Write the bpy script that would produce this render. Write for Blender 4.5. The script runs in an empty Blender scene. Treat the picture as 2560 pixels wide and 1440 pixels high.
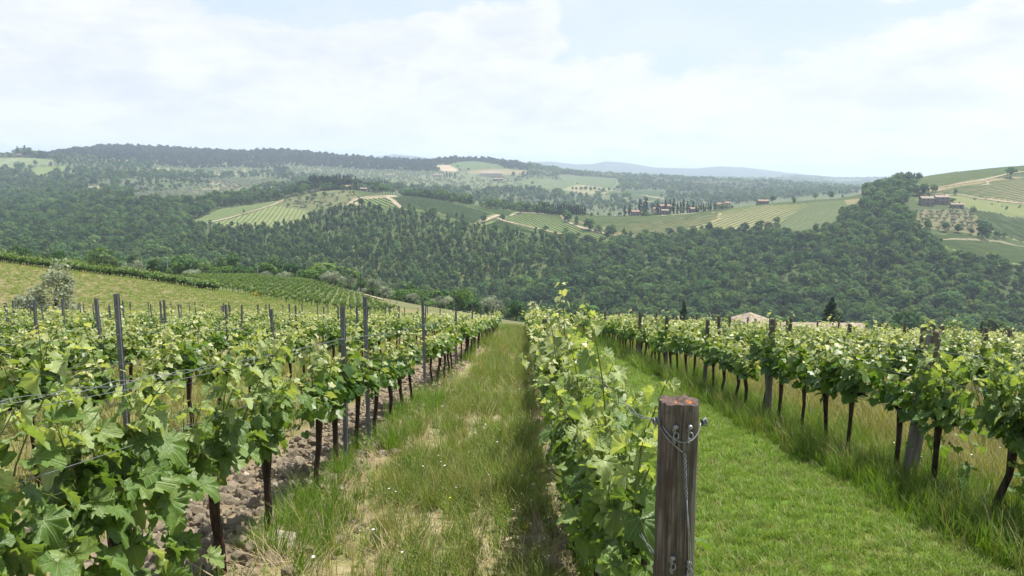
import bpy, math, random
import numpy as np
from mathutils import Vector, Matrix, Euler

# ------------------------------------------------------------------ camera, sky, sun, exposure
scene = bpy.context.scene
COL = scene.collection
F, CX, CY = 1950.0, 1280.0, 720.0            # focal length and centre, in photograph pixels
PITCH = math.atan(280.0 / F)
EYE = 1.70                                    # the camera sits at the origin, the ground 1.70 m below it
cam_data = bpy.data.cameras.new("camera")
cam_data.sensor_width = 36.0
cam_data.lens = 36.0 * F / 2560.0
cam_data.clip_start = 0.05
cam_data.clip_end = 60000.0
cam = bpy.data.objects.new("camera", cam_data)
cam.rotation_euler = (math.pi / 2 - PITCH, 0, 0)
COL.objects.link(cam)
scene.camera = cam

SUN_AZ, SUN_EL = math.radians(54), math.radians(65)     # ahead and to the right, high
S = Vector((math.sin(SUN_AZ) * math.cos(SUN_EL), math.cos(SUN_AZ) * math.cos(SUN_EL), math.sin(SUN_EL)))
sun_data = bpy.data.lights.new("sun", 'SUN')
sun_data.energy = 5.0
sun_data.angle = math.radians(0.6)
sun_data.color = (1.0, 0.955, 0.88)
sun = bpy.data.objects.new("sun", sun_data)
sun.rotation_euler = (-S).to_track_quat('-Z', 'Y').to_euler()
COL.objects.link(sun)

world = bpy.data.worlds.new("World")
scene.world = world
world.use_nodes = True
scene.view_settings.view_transform = 'Standard'
scene.view_settings.look = 'None'
scene.view_settings.exposure = 0.86
scene.view_settings.gamma = 1.0
scene.view_settings.use_curve_mapping = False
scene.cycles.use_denoising = True
scene.cycles.max_bounces = 6
scene.cycles.diffuse_bounces = 3
scene.cycles.glossy_bounces = 2
scene.cycles.transmission_bounces = 3
scene.cycles.volume_bounces = 1
scene.cycles.sample_clamp_indirect = 6.0


class NT:
    """small helper around a node tree"""
    def __init__(self, tree):
        self.t = tree
        tree.nodes.clear()

    def n(self, kind, **kw):
        nd = self.t.nodes.new(kind)
        for k, v in kw.items():
            setattr(nd, k, v)
        return nd

    def l(self, a, b):
        self.t.links.new(a, b)

    def put(self, sock, v):
        if isinstance(v, bpy.types.NodeSocket):
            self.l(v, sock)
        elif v is not None:
            if isinstance(v, (tuple, list)) and len(v) == 3 and sock.type == 'RGBA':
                v = (*v, 1.0)
            sock.default_value = v

    def math(self, op, a, b=None, c=None, clamp=False):
        nd = self.n('ShaderNodeMath', operation=op, use_clamp=clamp)
        for i, v in enumerate((a, b, c)):
            if v is not None:
                self.put(nd.inputs[i], v)
        return nd.outputs[0]

    def mix(self, fac, a, b, blend='MIX'):
        nd = self.n('ShaderNodeMix', data_type='RGBA', blend_type=blend)
        self.put(nd.inputs[0], fac)
        self.put(nd.inputs[6], a)
        self.put(nd.inputs[7], b)
        return nd.outputs[2]

    def noise(self, vec, scale, detail=4.0, rough=0.55, dist=0.0):
        nd = self.n('ShaderNodeTexNoise')
        if vec is not None:
            self.l(vec, nd.inputs['Vector'])
        nd.inputs['Scale'].default_value = scale
        nd.inputs['Detail'].default_value = detail
        nd.inputs['Roughness'].default_value = rough
        nd.inputs['Distortion'].default_value = dist
        return nd.outputs[0]

    def smooth(self, v, lo, hi, a=0.0, b=1.0):
        nd = self.n('ShaderNodeMapRange', interpolation_type='SMOOTHSTEP')
        self.put(nd.inputs[0], v)
        for i, x in enumerate((lo, hi, a, b)):
            nd.inputs[i + 1].default_value = x
        return nd.outputs[0]


def build_world():
    k = NT(world.node_tree)
    sky = k.n('ShaderNodeTexSky', sky_type='NISHITA', sun_disc=False)
    sky.sun_elevation = SUN_EL
    sky.sun_rotation = SUN_AZ
    sky.air_density = 1.0
    sky.dust_density = 2.2
    sky.ozone_density = 1.0
    tc = k.n('ShaderNodeTexCoord')
    d = tc.outputs['Generated']
    sep = k.n('ShaderNodeSeparateXYZ')
    k.l(d, sep.inputs[0])
    x, y, z = sep.outputs
    az = k.math('ARCTAN2', x, y)
    el = k.math('ARCSINE', z)
    comb = k.n('ShaderNodeCombineXYZ')
    k.l(az, comb.inputs[0])
    k.l(k.math('MULTIPLY', el, 2.1), comb.inputs[1])
    c = comb.outputs[0]
    big = k.noise(c, 3.1, 5, 0.55)
    det = k.noise(c, 13.0, 8, 0.6, 0.15)
    fine = k.noise(c, 34.0, 6, 0.6, 0.3)
    # heaped clouds seen in the photograph: (px, py, half width, half height, weight)
    blobs = [(150, 130, 330, 190, 1.0), (-150, 60, 330, 220, 1.0), (540, 235, 430, 150, 1.0), (740, 165, 170, 72, .9), (1000, 200, 260, 130, 1.0),
             (1080, 130, 130, 80, .9), (1250, 125, 160, 105, 1.0), (1340, 70, 70, 60, .7), (1400, 275, 380, 120, 1.0), (1590, 190, 70, 60, .62), (1880, 300, 520, 130, .85),
             (1930, 190, 170, 60, .45), (2130, 140, 110, 40, .42), (2420, 200, 330, 105, .9), (2540, 120, 130, 60, 1.0), (2330, 40, 170, 45, .5), (2250, 300, 500, 110, .9), (300, 330, 700, 60, .8), (1150, 335, 700, 60, .8)]
    tot = None
    for (px, py, rx, ry, w) in blobs:
        a0 = math.atan((px - CX) / F)
        e0 = (440 - py) / F
        ax = k.math('DIVIDE', k.math('SUBTRACT', az, a0), rx / F)
        ey = k.math('DIVIDE', k.math('SUBTRACT', el, e0), ry / F)
        r2 = k.math('ADD', k.math('MULTIPLY', ax, ax), k.math('MULTIPLY', ey, ey))
        v = k.math('MULTIPLY', k.math('SUBTRACT', 1.0, k.math('MULTIPLY', r2, 0.62), clamp=True), w)
        tot = v if tot is None else k.math('MAXIMUM', tot, v)
    high = k.smooth(el, 0.24, 0.5)
    cover = k.math('ADD', tot, k.math('MULTIPLY', k.smooth(big, 0.42, 0.62), k.math('MULTIPLY', high, 0.5)))
    f = k.math('ADD', cover, k.math('MULTIPLY', k.math('SUBTRACT', det, 0.5), 1.05))
    f = k.math('ADD', f, k.math('MULTIPLY', k.math('SUBTRACT', fine, 0.5), 0.35))
    mask = k.smooth(f, 0.26, 0.56)
    veil = k.smooth(k.math('ADD', big, k.math('MULTIPLY', det, 0.35)), 0.5, 0.95)
    mask = k.math('MAXIMUM', mask, k.math('MULTIPLY', veil, k.smooth(el, 0.1, 0.6, 0.5, 0.2)))
    thick = k.smooth(k.math('ADD', f, k.math('MULTIPLY', fine, 0.5)), 0.35, 1.35)
    str_ = k.n('ShaderNodeMapping')
    str_.inputs['Scale'].default_value = (1.0, 1.6, 1.0)
    k.l(c, str_.inputs[0])
    shade = k.math('ADD', k.math('MULTIPLY', k.noise(str_.outputs[0], 5.0, 6, 0.58, 0.3), 0.7), k.math('MULTIPLY', k.noise(c, 19.0, 6, 0.6), 0.3))
    ccol = k.mix(k.math('MULTIPLY', k.smooth(shade, 0.38, 0.62), k.math('ADD', 0.25, k.math('MULTIPLY', thick, 0.75))), (0.70, 0.705, 0.71), (0.545, 0.58, 0.63))
    clear = k.mix(1.0, sky.outputs[0], (0.098, 0.098, 0.098), 'MULTIPLY')
    clear = k.mix(k.smooth(el, 0.10, 0.75, 0.86, 0.12), clear, (0.53, 0.615, 0.73))
    col = k.mix(k.math('MULTIPLY', mask, 0.93), clear, ccol)
    bg = k.n('ShaderNodeBackground')
    k.l(col, bg.inputs[0])
    bg.inputs[1].default_value = 0.80
    out = k.n('ShaderNodeOutputWorld')
    k.l(bg.outputs[0], out.inputs[0])


build_world()

# ------------------------------------------------------------------ helpers
RNG = np.random.default_rng(11)


def tag(o, label=None, cat=None, group=None, kind=None):
    for k_, v in (("label", label), ("category", cat), ("group", group), ("kind", kind)):
        if v:
            o[k_] = v
    return o


def empty(name, loc=(0, 0, 0), rz=0.0):
    o = bpy.data.objects.new(name, None)
    o.empty_display_size = 0.1
    o.location = loc
    o.rotation_euler = (0, 0, rz)
    COL.objects.link(o)
    return o


def link(name, mesh, parent=None, loc=(0, 0, 0), rot=(0, 0, 0), scl=(1, 1, 1)):
    o = bpy.data.objects.new(name, mesh)
    o.location, o.rotation_euler, o.scale = loc, rot, scl
    if parent is not None:
        o.parent = parent
    COL.objects.link(o)
    return o


class MB:
    """collects vertices and faces (tris and quads) with a per-vertex tint, builds ONE mesh"""
    def __init__(self):
        self.v, self.t, self.q, self.a, self.n = [], [], [], [], 0
        self.tm, self.qm = [], []

    def add(self, v, tris=None, quads=None, tint=0.5, mat=0):
        v = np.asarray(v, dtype=np.float64).reshape(-1, 3)
        if tris is not None and len(tris):
            tr = np.asarray(tris, dtype=np.int64).reshape(-1, 3) + self.n
            self.t.append(tr)
            self.tm.append(np.full(len(tr), mat))
        if quads is not None and len(quads):
            qr = np.asarray(quads, dtype=np.int64).reshape(-1, 4) + self.n
            self.q.append(qr)
            self.qm.append(np.full(len(qr), mat))
        self.v.append(v)
        self.a.append(np.broadcast_to(np.asarray(tint, dtype=np.float64), (len(v),)).copy())
        self.n += len(v)
        return self

    def box(self, lo, hi, tint=0.5, mat=0, M=None):
        x0, y0, z0 = lo
        x1, y1, z1 = hi
        v = np.array([(x0, y0, z0), (x1, y0, z0), (x1, y1, z0), (x0, y1, z0), (x0, y0, z1), (x1, y0, z1), (x1, y1, z1), (x0, y1, z1)], float)
        if M is not None:
            v = v @ np.array(M.to_3x3()).T + np.array(M.to_translation())
        return self.add(v, quads=[(0, 3, 2, 1), (4, 5, 6, 7), (0, 1, 5, 4), (1, 2, 6, 5), (2, 3, 7, 6), (3, 0, 4, 7)], tint=tint, mat=mat)

    def tube(self, pts, rad, ns=6, tint=0.5, mat=0, cap=True, jit=0.0, rng=None):
        P = np.asarray(pts, float)
        R = np.broadcast_to(np.asarray(rad, float), (len(P),))
        T = np.gradient(P, axis=0)
        T /= np.linalg.norm(T, axis=1)[:, None] + 1e-12
        ref = np.array([1.0, 0.1, 0.05]) if abs(T[0][2]) > 0.7 else np.array([0.05, 0.1, 1.0])
        A = np.cross(T, ref)
        A /= np.linalg.norm(A, axis=1)[:, None] + 1e-12
        B = np.cross(T, A)
        ang = np.arange(ns) / ns * 2 * math.pi
        rr = R[:, None] * np.ones((1, ns))
        if jit and rng is not None:
            rr = rr * (1 + jit * rng.normal(size=rr.shape))
        V = P[:, None, :] + rr[:, :, None] * (np.cos(ang)[None, :, None] * A[:, None, :] + np.sin(ang)[None, :, None] * B[:, None, :])
        n = len(P)
        q = [(i * ns + j, i * ns + (j + 1) % ns, (i + 1) * ns + (j + 1) % ns, (i + 1) * ns + j) for i in range(n - 1) for j in range(ns)]
        tr = []
        if cap:
            V = np.concatenate([V.reshape(-1, 3), P[[0]], P[[-1]]])
            tr = [(n * ns, (j + 1) % ns, j) for j in range(ns)] + [(n * ns + 1, (n - 1) * ns + j, (n - 1) * ns + (j + 1) % ns) for j in range(ns)]
        return self.add(V.reshape(-1, 3), tris=tr, quads=q, tint=tint, mat=mat)

    def stamp(self, tv, tf, M, T, tint, mat=0):
        """stamp a template mesh many times: M (n,3,3) and T (n,3)"""
        n, m = len(M), len(tv)
        V = np.einsum('nij,kj->nki', M, tv) + T[:, None, :]
        tf = np.asarray(tf)
        Fc = (tf[None, :, :] + (np.arange(n) * m)[:, None, None]).reshape(-1, tf.shape[1])
        tt = np.repeat(np.asarray(tint, float), m)
        if tf.shape[1] == 3:
            return self.add(V.reshape(-1, 3), tris=Fc, tint=tt, mat=mat)
        return self.add(V.reshape(-1, 3), quads=Fc, tint=tt, mat=mat)

    def mesh(self, name, mats, smooth=False):
        me = bpy.data.meshes.new(name)
        v = np.concatenate(self.v) if self.v else np.zeros((0, 3))
        t = np.concatenate(self.t) if self.t else np.zeros((0, 3), int)
        q = np.concatenate(self.q) if self.q else np.zeros((0, 4), int)
        me.vertices.add(len(v))
        me.vertices.foreach_set("co", v.astype(np.float32).ravel())
        me.loops.add(t.size + q.size)
        me.loops.foreach_set("vertex_index", np.concatenate([t.ravel(), q.ravel()]).astype(np.int32))
        me.polygons.add(len(t) + len(q))
        ls = np.concatenate([np.arange(len(t)) * 3, t.size + np.arange(len(q)) * 4])
        me.polygons.foreach_set("loop_start", ls.astype(np.int32))
        mi = np.concatenate(self.tm + self.qm) if (self.tm or self.qm) else np.zeros(0)
        if not isinstance(mats, (list, tuple)):
            mats = [mats]
        for m in mats:
            me.materials.append(m)
        if len(mats) > 1:
            me.polygons.foreach_set("material_index", mi.astype(np.int32))
        at = me.attributes.new("tint", 'FLOAT', 'POINT')
        at.data.foreach_set("value", np.concatenate(self.a).astype(np.float32) if self.a else np.zeros(0, np.float32))
        me.update(calc_edges=True)
        me.polygons.foreach_set("use_smooth", np.full(len(me.polygons), bool(smooth)))
        return me


def hash2(i, j, s=0):
    h = (i * 374761393 + j * 668265263 + s * 974711) & 0xFFFFFFFF
    h = ((h ^ (h >> 13)) * 1274126177) & 0xFFFFFFFF
    return ((h ^ (h >> 16)) & 0xFFFFFF) / float(0xFFFFFF)


def vnoise(x, y, s=0):
    x, y = np.asarray(x, float), np.asarray(y, float)
    xi, yi = np.floor(x).astype(np.int64), np.floor(y).astype(np.int64)
    fx, fy = x - xi, y - yi
    fx, fy = fx * fx * (3 - 2 * fx), fy * fy * (3 - 2 * fy)
    a, b, c, d = hash2(xi, yi, s), hash2(xi + 1, yi, s), hash2(xi, yi + 1, s), hash2(xi + 1, yi + 1, s)
    return (a * (1 - fx) + b * fx) * (1 - fy) + (c * (1 - fx) + d * fx) * fy


def fbm(x, y, s=0, o=4):
    r, a, t = 0.0, 1.0, 0.0
    for k_ in range(o):
        r = r + a * vnoise(np.asarray(x) * 2 ** k_, np.asarray(y) * 2 ** k_, s + k_)
        t += a
        a *= 0.5
    return r / t


# ------------------------------------------------------------------ materials
def material(name):
    m = bpy.data.materials.new(name)
    m.use_nodes = True
    return m, NT(m.node_tree)


def finish(k, shader):
    out = k.n('ShaderNodeOutputMaterial')
    k.l(shader, out.inputs[0])
    return out


def attr(k, name):
    a = k.n('ShaderNodeAttribute', attribute_name=name)
    return a


def leafy(name, dark, mid, light, transl=0.35, rough=0.45, spec=0.4, obj_var=0.25, tr_col=None, hue=0.0, stand=0.0):
    """foliage: colour runs dark > mid > light along the tint attribute; thin, so it lets light through"""
    dark, mid, light = (tuple(.84 * v for v in c_) for c_ in (dark, mid, light))
    m, k = material(name)
    t = attr(k, "tint").outputs['Fac']
    oi = k.n('ShaderNodeObjectInfo').outputs['Random']
    t2 = k.math('ADD', t, k.math('MULTIPLY', k.math('SUBTRACT', oi, 0.5), obj_var), clamp=True)
    if stand:                                            # stands of one species
        pos = k.n('ShaderNodeNewGeometry').outputs['Position']
        t2 = k.math('ADD', t2, k.math('MULTIPLY', k.math('SUBTRACT', k.noise(pos, 0.016, 3, 0.6), 0.5), stand), clamp=True)
    ramp = k.n('ShaderNodeValToRGB')
    k.l(t2, ramp.inputs[0])
    cr = ramp.color_ramp
    cr.elements[0].position, cr.elements[0].color = 0.0, (*dark, 1)
    cr.elements[1].position, cr.elements[1].color = 1.0, (*light, 1)
    e = cr.elements.new(0.5)
    e.color = (*mid, 1)
    col = ramp.outputs[0]
    if hue:
        hs = k.n('ShaderNodeHueSaturation')
        k.l(col, hs.inputs['Color'])
        w = k.n('ShaderNodeTexWhiteNoise', noise_dimensions='1D')
        k.l(oi, w.inputs['W'])
        k.l(k.math('ADD', 0.5 - hue / 2, k.math('MULTIPLY', w.outputs[0], hue)), hs.inputs['Hue'])
        k.l(k.math('ADD', 0.75, k.math('MULTIPLY', oi, 0.5)), hs.inputs['Value'])
        col = hs.outputs[0]
    p = k.n('ShaderNodeBsdfPrincipled')
    k.l(col, p.inputs['Base Color'])
    p.inputs['Roughness'].default_value = rough
    p.inputs['Specular IOR Level'].default_value = spec
    tb = k.n('ShaderNodeBsdfTranslucent')
    k.l(k.mix(1.0, col, tr_col or (1.25, 1.25, 0.55), 'MULTIPLY'), tb.inputs[0])
    mx = k.n('ShaderNodeMixShader')
    mx.inputs[0].default_value = transl
    k.l(p.outputs[0], mx.inputs[1])
    k.l(tb.outputs[0], mx.inputs[2])
    finish(k, mx.outputs[0])
    return m


def plain(name, c1, c2, scale=8.0, rough=0.85, spec=0.2, stretch=(1, 1, 1), bump=0.0, metal=0.0, obj_var=0.0, detail=6):
    c1, c2 = tuple(.84 * v for v in c1), tuple(.84 * v for v in c2)
    m, k = material(name)
    tc = k.n('ShaderNodeTexCoord')
    mp = k.n('ShaderNodeMapping')
    mp.inputs['Scale'].default_value = stretch
    k.l(tc.outputs['Object'], mp.inputs[0])
    nz = k.noise(mp.outputs[0], scale, detail, 0.6, 0.2)
    f = k.smooth(nz, 0.3, 0.7)
    if obj_var:
        oi = k.n('ShaderNodeObjectInfo').outputs['Random']
        f = k.math('ADD', f, k.math('MULTIPLY', k.math('SUBTRACT', oi, 0.5), obj_var), clamp=True)
    p = k.n('ShaderNodeBsdfPrincipled')
    k.l(k.mix(f, c1, c2), p.inputs['Base Color'])
    p.inputs['Roughness'].default_value = rough
    p.inputs['Specular IOR Level'].default_value = spec
    p.inputs['Metallic'].default_value = metal
    if bump:
        b = k.n('ShaderNodeBump')
        b.inputs['Strength'].default_value = bump
        b.inputs['Distance'].default_value = 0.02
        k.l(nz, b.inputs['Height'])
        k.l(b.outputs[0], p.inputs['Normal'])
    finish(k, p.outputs[0])
    return m


MAT = {}
MAT['vine_leaf'] = leafy("vine_leaf", (0.045, 0.115, 0.022), (0.145, 0.235, 0.034), (0.54, 0.56, 0.27), 0.42, 0.42, 0.4, 0.25)
MAT['vine_far'] = leafy("vine_leaf_far", (0.09, 0.165, 0.045), (0.18, 0.265, 0.075), (0.30, 0.36, 0.14), 0.42, 0.5, 0.4, 0.3)
MAT['shoot'] = plain("green_shoot", (0.10, 0.13, 0.03), (0.16, 0.17, 0.05), 30, 0.6)
MAT['bark'] = plain("vine_bark", (0.028, 0.019, 0.014), (0.085, 0.06, 0.045), 40, 0.95, 0.1, (1, 1, .25), 0.8)
MAT['trunk'] = plain("tree_bark", (0.05, 0.04, 0.03), (0.11, 0.09, 0.07), 6, 0.95, 0.1, (1, 1, .3), 0.5)
MAT['galv'] = plain("weathered_steel", (0.12, 0.13, 0.148), (0.22, 0.235, 0.26), 14, 0.55, 0.5, (1, 1, .3), 0.1, 0.45)
MAT['hole'] = plain("dark_hole", (0.3, 0.31, 0.32), (0.42, 0.43, 0.44), 10)
MAT['wire'] = plain("trellis_wire", (0.22, 0.23, 0.25), (0.34, 0.35, 0.37), 60, 0.45, 0.5, metal=0.7)
MAT['oldwood'] = plain("weathered_post", (0.10, 0.085, 0.072), (0.28, 0.25, 0.225), 9, 0.95, 0.1, (1, 1, .12), 0.7, obj_var=0.2)
MAT['forest'] = leafy("forest_leaf", (0.042, 0.092, 0.036), (0.078, 0.155, 0.052), (0.145, 0.23, 0.068), 0.42, 0.7, 0.15, 0.6, hue=0.045, stand=1.3)
MAT['ridge'] = leafy("ridge_wood_leaf", (0.014, 0.034, 0.018), (0.028, 0.058, 0.026), (0.05, 0.085, 0.032), 0.25, 0.8, 0.1, 0.5)
MAT['coppice'] = leafy("coppice_leaf", (0.042, 0.092, 0.032), (0.078, 0.155, 0.048), (0.145, 0.225, 0.064), 0.42, 0.7, 0.15, 0.6, hue=0.05, stand=1.0)
MAT['bush'] = leafy("bush_leaf", (0.035, 0.085, 0.016), (0.08, 0.165, 0.026), (0.15, 0.26, 0.045), 0.38, 0.6, 0.2, 0.4)
MAT['olive'] = leafy("olive_leaf", (0.15, 0.185, 0.125), (0.29, 0.33, 0.22), (0.43, 0.47, 0.34), 0.40, 0.6, 0.3, 0.3, (1, 1.05, .8))
MAT['olivenear'] = leafy("near_olive_leaf", (0.17, 0.20, 0.135), (0.32, 0.355, 0.245), (0.46, 0.50, 0.37), 0.42, 0.6, 0.25, 0.2, (1, 1.05, .8))
MAT['cypress'] = leafy("cypress_leaf", (0.010, 0.024, 0.012), (0.022, 0.045, 0.02), (0.04, 0.07, 0.03), 0.15, 0.8, 0.1, 0.3)
MAT['pine'] = leafy("pine_needle", (0.02, 0.045, 0.016), (0.045, 0.085, 0.025), (0.075, 0.125, 0.035), 0.15, 0.8, 0.1, 0.3)
MAT['broom'] = leafy("broom_flower", (0.20, 0.19, 0.02), (0.48, 0.40, 0.02), (0.65, 0.52, 0.03), 0.2, 0.7, 0.1, 0.2)
MAT['grass'] = leafy("grass_blade", (0.09, 0.145, 0.03), (0.215, 0.255, 0.06), (0.40, 0.365, 0.145), 0.38, 0.5, 0.3, 0.5)
MAT['lush'] = leafy("lush_grass_blade", (0.075, 0.16, 0.016), (0.175, 0.295, 0.030), (0.30, 0.39, 0.065), 0.44, 0.5, 0.3, 0.4)
MAT['straw'] = leafy("straw_blade", (0.24, 0.18, 0.09), (0.40, 0.31, 0.17), (0.55, 0.45, 0.27), 0.25, 0.6, 0.2, 0.4, (1, 1, .9))
MAT['clod'] = plain("dry_soil_clod", (0.165, 0.135, 0.095), (0.37, 0.31, 0.225), 30, 1.0, 0.05, bump=0.6, obj_var=0.5)
MAT['stone'] = plain("pale_stone", (0.36, 0.30, 0.23), (0.56, 0.49, 0.40), 12, 0.95, 0.1, bump=0.5)
MAT['petal_blue'] = plain("pale_blue_petal", (0.55, 0.60, 0.85), (0.75, 0.78, 0.92), 30, 0.7)
MAT['petal_white'] = plain("white_petal", (0.75, 0.75, 0.72), (0.85, 0.85, 0.82), 30, 0.7)
MAT['petal_yellow'] = plain("yellow_petal", (0.75, 0.62, 0.05), (0.85, 0.72, 0.08), 30, 0.7)
MAT['roof'] = plain("terracotta_roof", (0.24, 0.165, 0.12), (0.36, 0.26, 0.19), 1.6, 0.95, 0.1, bump=0.4)
MAT['oldroof'] = plain("weathered_roof", (0.24, 0.19, 0.15), (0.42, 0.35, 0.28), 1.2, 0.95, 0.1, bump=0.4)
MAT['stonewall'] = plain("stone_wall", (0.17, 0.14, 0.115), (0.28, 0.24, 0.20), 0.9, 0.95, 0.1, bump=0.4)
MAT['plaster'] = plain("cream_plaster", (0.52, 0.45, 0.33), (0.62, 0.55, 0.42), 0.5, 0.9, 0.1)
MAT['glass'] = plain("window_glass", (0.02, 0.025, 0.03), (0.04, 0.045, 0.05), 2, 0.2, 0.6)
MAT['white'] = plain("white_paint", (0.7, 0.7, 0.7), (0.78, 0.78, 0.78), 3, 0.4, 0.5)
MAT['track'] = plain("pale_earth_track", (0.27, 0.225, 0.15), (0.40, 0.335, 0.24), 0.4, 1.0, 0.05)
MAT['tyre'] = plain("tyre_rubber", (0.02, 0.02, 0.02), (0.03, 0.03, 0.03), 5)
MAT['pole'] = plain("pole_grey", (0.30, 0.30, 0.29), (0.45, 0.45, 0.43), 3, 0.9)

# ------------------------------------------------------------------ terrain: heights follow lines of the land
cp, sp = math.cos(PITCH), math.sin(PITCH)


def ray(px, py):
    """direction through a photograph pixel as (sideways, upwards) per metre of forward distance"""
    a, b = (np.asarray(px, float) - CX) / F, (CY - np.asarray(py, float)) / F
    dy = cp + b * sp
    return a / dy, (-sp + b * cp) / dy


U0, SL = (float(v) for v in ray(1310, 768))       # direction and fall of the vine rows


def zplane(x, y):
    return -EYE + SL * y - np.where(x < 0, 0.010, 0.004) * x - np.where(x > 4, 0.040 * (x - 4), 0)


LINES = [   # (px, py, forward metres): brow of the near hill, valley, ridge, back hills, mountains
    [(-300, 600, 120), (0, 657, 115), (320, 694, 115), (520, 727, 112), (640, 746, 105), (800, 770, 98), (1000, 802, 88), (1280, 826, 75), (1600, 845, 70), (2860, 870, 70)],
    [(-300, 620, 180), (0, 670, 180), (320, 700, 185), (450, 692, 190), (640, 692, 205), (790, 708, 210), (1000, 754, 200), (1280, 802, 170), (1600, 838, 150), (2860, 850, 150)],
    [(-300, 690, 420), (0, 690, 420), (320, 710, 430), (640, 742, 450), (960, 778, 450), (1280, 806, 450), (1600, 830, 440), (1920, 840, 430), (2240, 840, 430), (2860, 840, 420)],
    [(-300, 602, 620), (0, 602, 620), (320, 612, 620), (640, 630, 620), (960, 640, 620), (1280, 650, 620), (1600, 668, 610), (1920, 660, 600), (2150, 630, 590), (2240, 612, 580), (2400, 640, 560), (2560, 685, 540), (2860, 690, 540)],
    [(-300, 562, 750), (0, 562, 760), (320, 548, 770), (500, 562, 770), (640, 566, 770), (760, 562, 780), (900, 545, 780), (1000, 548, 770), (1190, 563, 750), (1400, 596, 730), (1560, 604, 720), (1760, 596, 730), (1920, 584, 730), (2100, 545, 720), (2200, 508, 710), (2300, 510, 720), (2400, 512, 720), (2560, 565, 690), (2860, 565, 690)],
    [(-300, 524, 950), (0, 524, 950), (320, 494, 1000), (500, 503, 950), (640, 493, 960), (780, 479, 980), (880, 474, 960), (980, 487, 930), (1100, 499, 900), (1220, 518, 880), (1400, 538, 860), (1550, 543, 850), (1700, 533, 850), (1830, 521, 850), (1950, 507, 860), (2080, 498, 870), (2170, 484, 880), (2260, 456, 900), (2320, 440, 920), (2400, 430, 930), (2560, 414, 950), (2860, 395, 950)],
    [(-300, 474, 1250), (0, 479, 1250), (200, 474, 1250), (320, 482, 1250), (500, 486, 1250), (640, 480, 1250), (780, 476, 1200), (880, 480, 1180), (980, 494, 1150), (1100, 512, 1150), (1220, 532, 1150), (1400, 556, 1150), (1600, 560, 1150), (1800, 545, 1150), (1950, 530, 1150), (2100, 515, 1150), (2260, 480, 1200), (2400, 470, 1250), (2560, 460, 1300), (2860, 450, 1300)],
    [(-300, 434, 1550), (0, 436, 1550), (200, 442, 1550), (320, 444, 1550), (500, 456, 1550), (640, 459, 1550), (780, 464, 1500), (960, 474, 1450), (1100, 492, 1400), (1280, 505, 1400), (1440, 520, 1400), (1600, 515, 1450), (1800, 510, 1500), (1950, 504, 1500), (2260, 485, 1500), (2860, 470, 1500)],
    [(-300, 390, 1800), (0, 394, 1800), (80, 393, 1800), (160, 402, 1850), (320, 414, 1950), (500, 429, 2000), (640, 434, 2000), (800, 442, 2000), (960, 444, 2000), (1100, 447, 2000), (1280, 457, 2000), (1440, 470, 1900), (1600, 481, 1900), (1800, 485, 1950), (1950, 480, 2000), (2260, 477, 2000), (2860, 470, 2000)],
    [(-300, 406, 2600), (0, 406, 2600), (110, 402, 2700), (150, 388, 2750), (280, 372, 2800), (420, 378, 2800), (560, 385, 2800), (690, 381, 2800), (820, 395, 2750), (920, 402, 2700), (1050, 410, 2700), (1120, 405, 2700), (1200, 403, 2700), (1290, 413, 2750), (1360, 424, 2800), (1440, 435, 2900), (1560, 443, 2900), (1700, 450, 2900), (1830, 456, 2800), (1950, 462, 2700), (2100, 472, 2700), (2260, 477, 2700), (2860, 475, 2700)],
    [(-300, 415, 3600), (900, 416, 3600), (1290, 430, 3600), (1560, 453, 3500), (1950, 470, 3500), (2860, 476, 3500)],
    [(-300, 418, 5000), (900, 412, 5000), (1290, 424, 5000), (1400, 431, 5000), (1600, 442, 5000), (1750, 447, 5000), (1900, 444, 5200), (2000, 442, 5200), (2100, 452, 5200), (2200, 449, 5200), (2300, 446, 5200), (2860, 446, 5200)],
    [(-300, 430, 6200), (1290, 436, 6200), (2860, 449, 6200)],
    [(-300, 425, 7600), (700, 415, 7600), (880, 398, 7600), (930, 392, 7600), (990, 386, 7600), (1040, 390, 7600), (1090, 399, 7600), (1200, 400, 7600), (1260, 397, 7600), (1310, 405, 7600), (1380, 404, 7600), (1440, 411, 7600), (1480, 410, 7600), (1515, 403, 7600), (1560, 406, 7600), (1640, 419, 7600), (1740, 420, 7600), (1800, 415, 7600), (1860, 418, 7600), (1960, 431, 7600), (2060, 441, 7600), (2160, 444, 7600), (2860, 446, 7600)],
    [(-300, 455, 9000), (2860, 455, 9000)],
]
cols = np.concatenate([np.linspace(-1.2, -0.76, 16)[:-1], np.linspace(-0.76, 0.76, 641), np.linspace(0.76, 1.2, 16)[1:]])
rows = np.concatenate([np.linspace(-12, 4, 12)[:-1], np.geomspace(4, 60, 110)[:-1], np.geomspace(60, 440, 100)[:-1], np.geomspace(440, 1000, 150)[:-1],
                       np.geomspace(1000, 3000, 110)[:-1], np.geomspace(3000, 9000, 60)])


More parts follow.
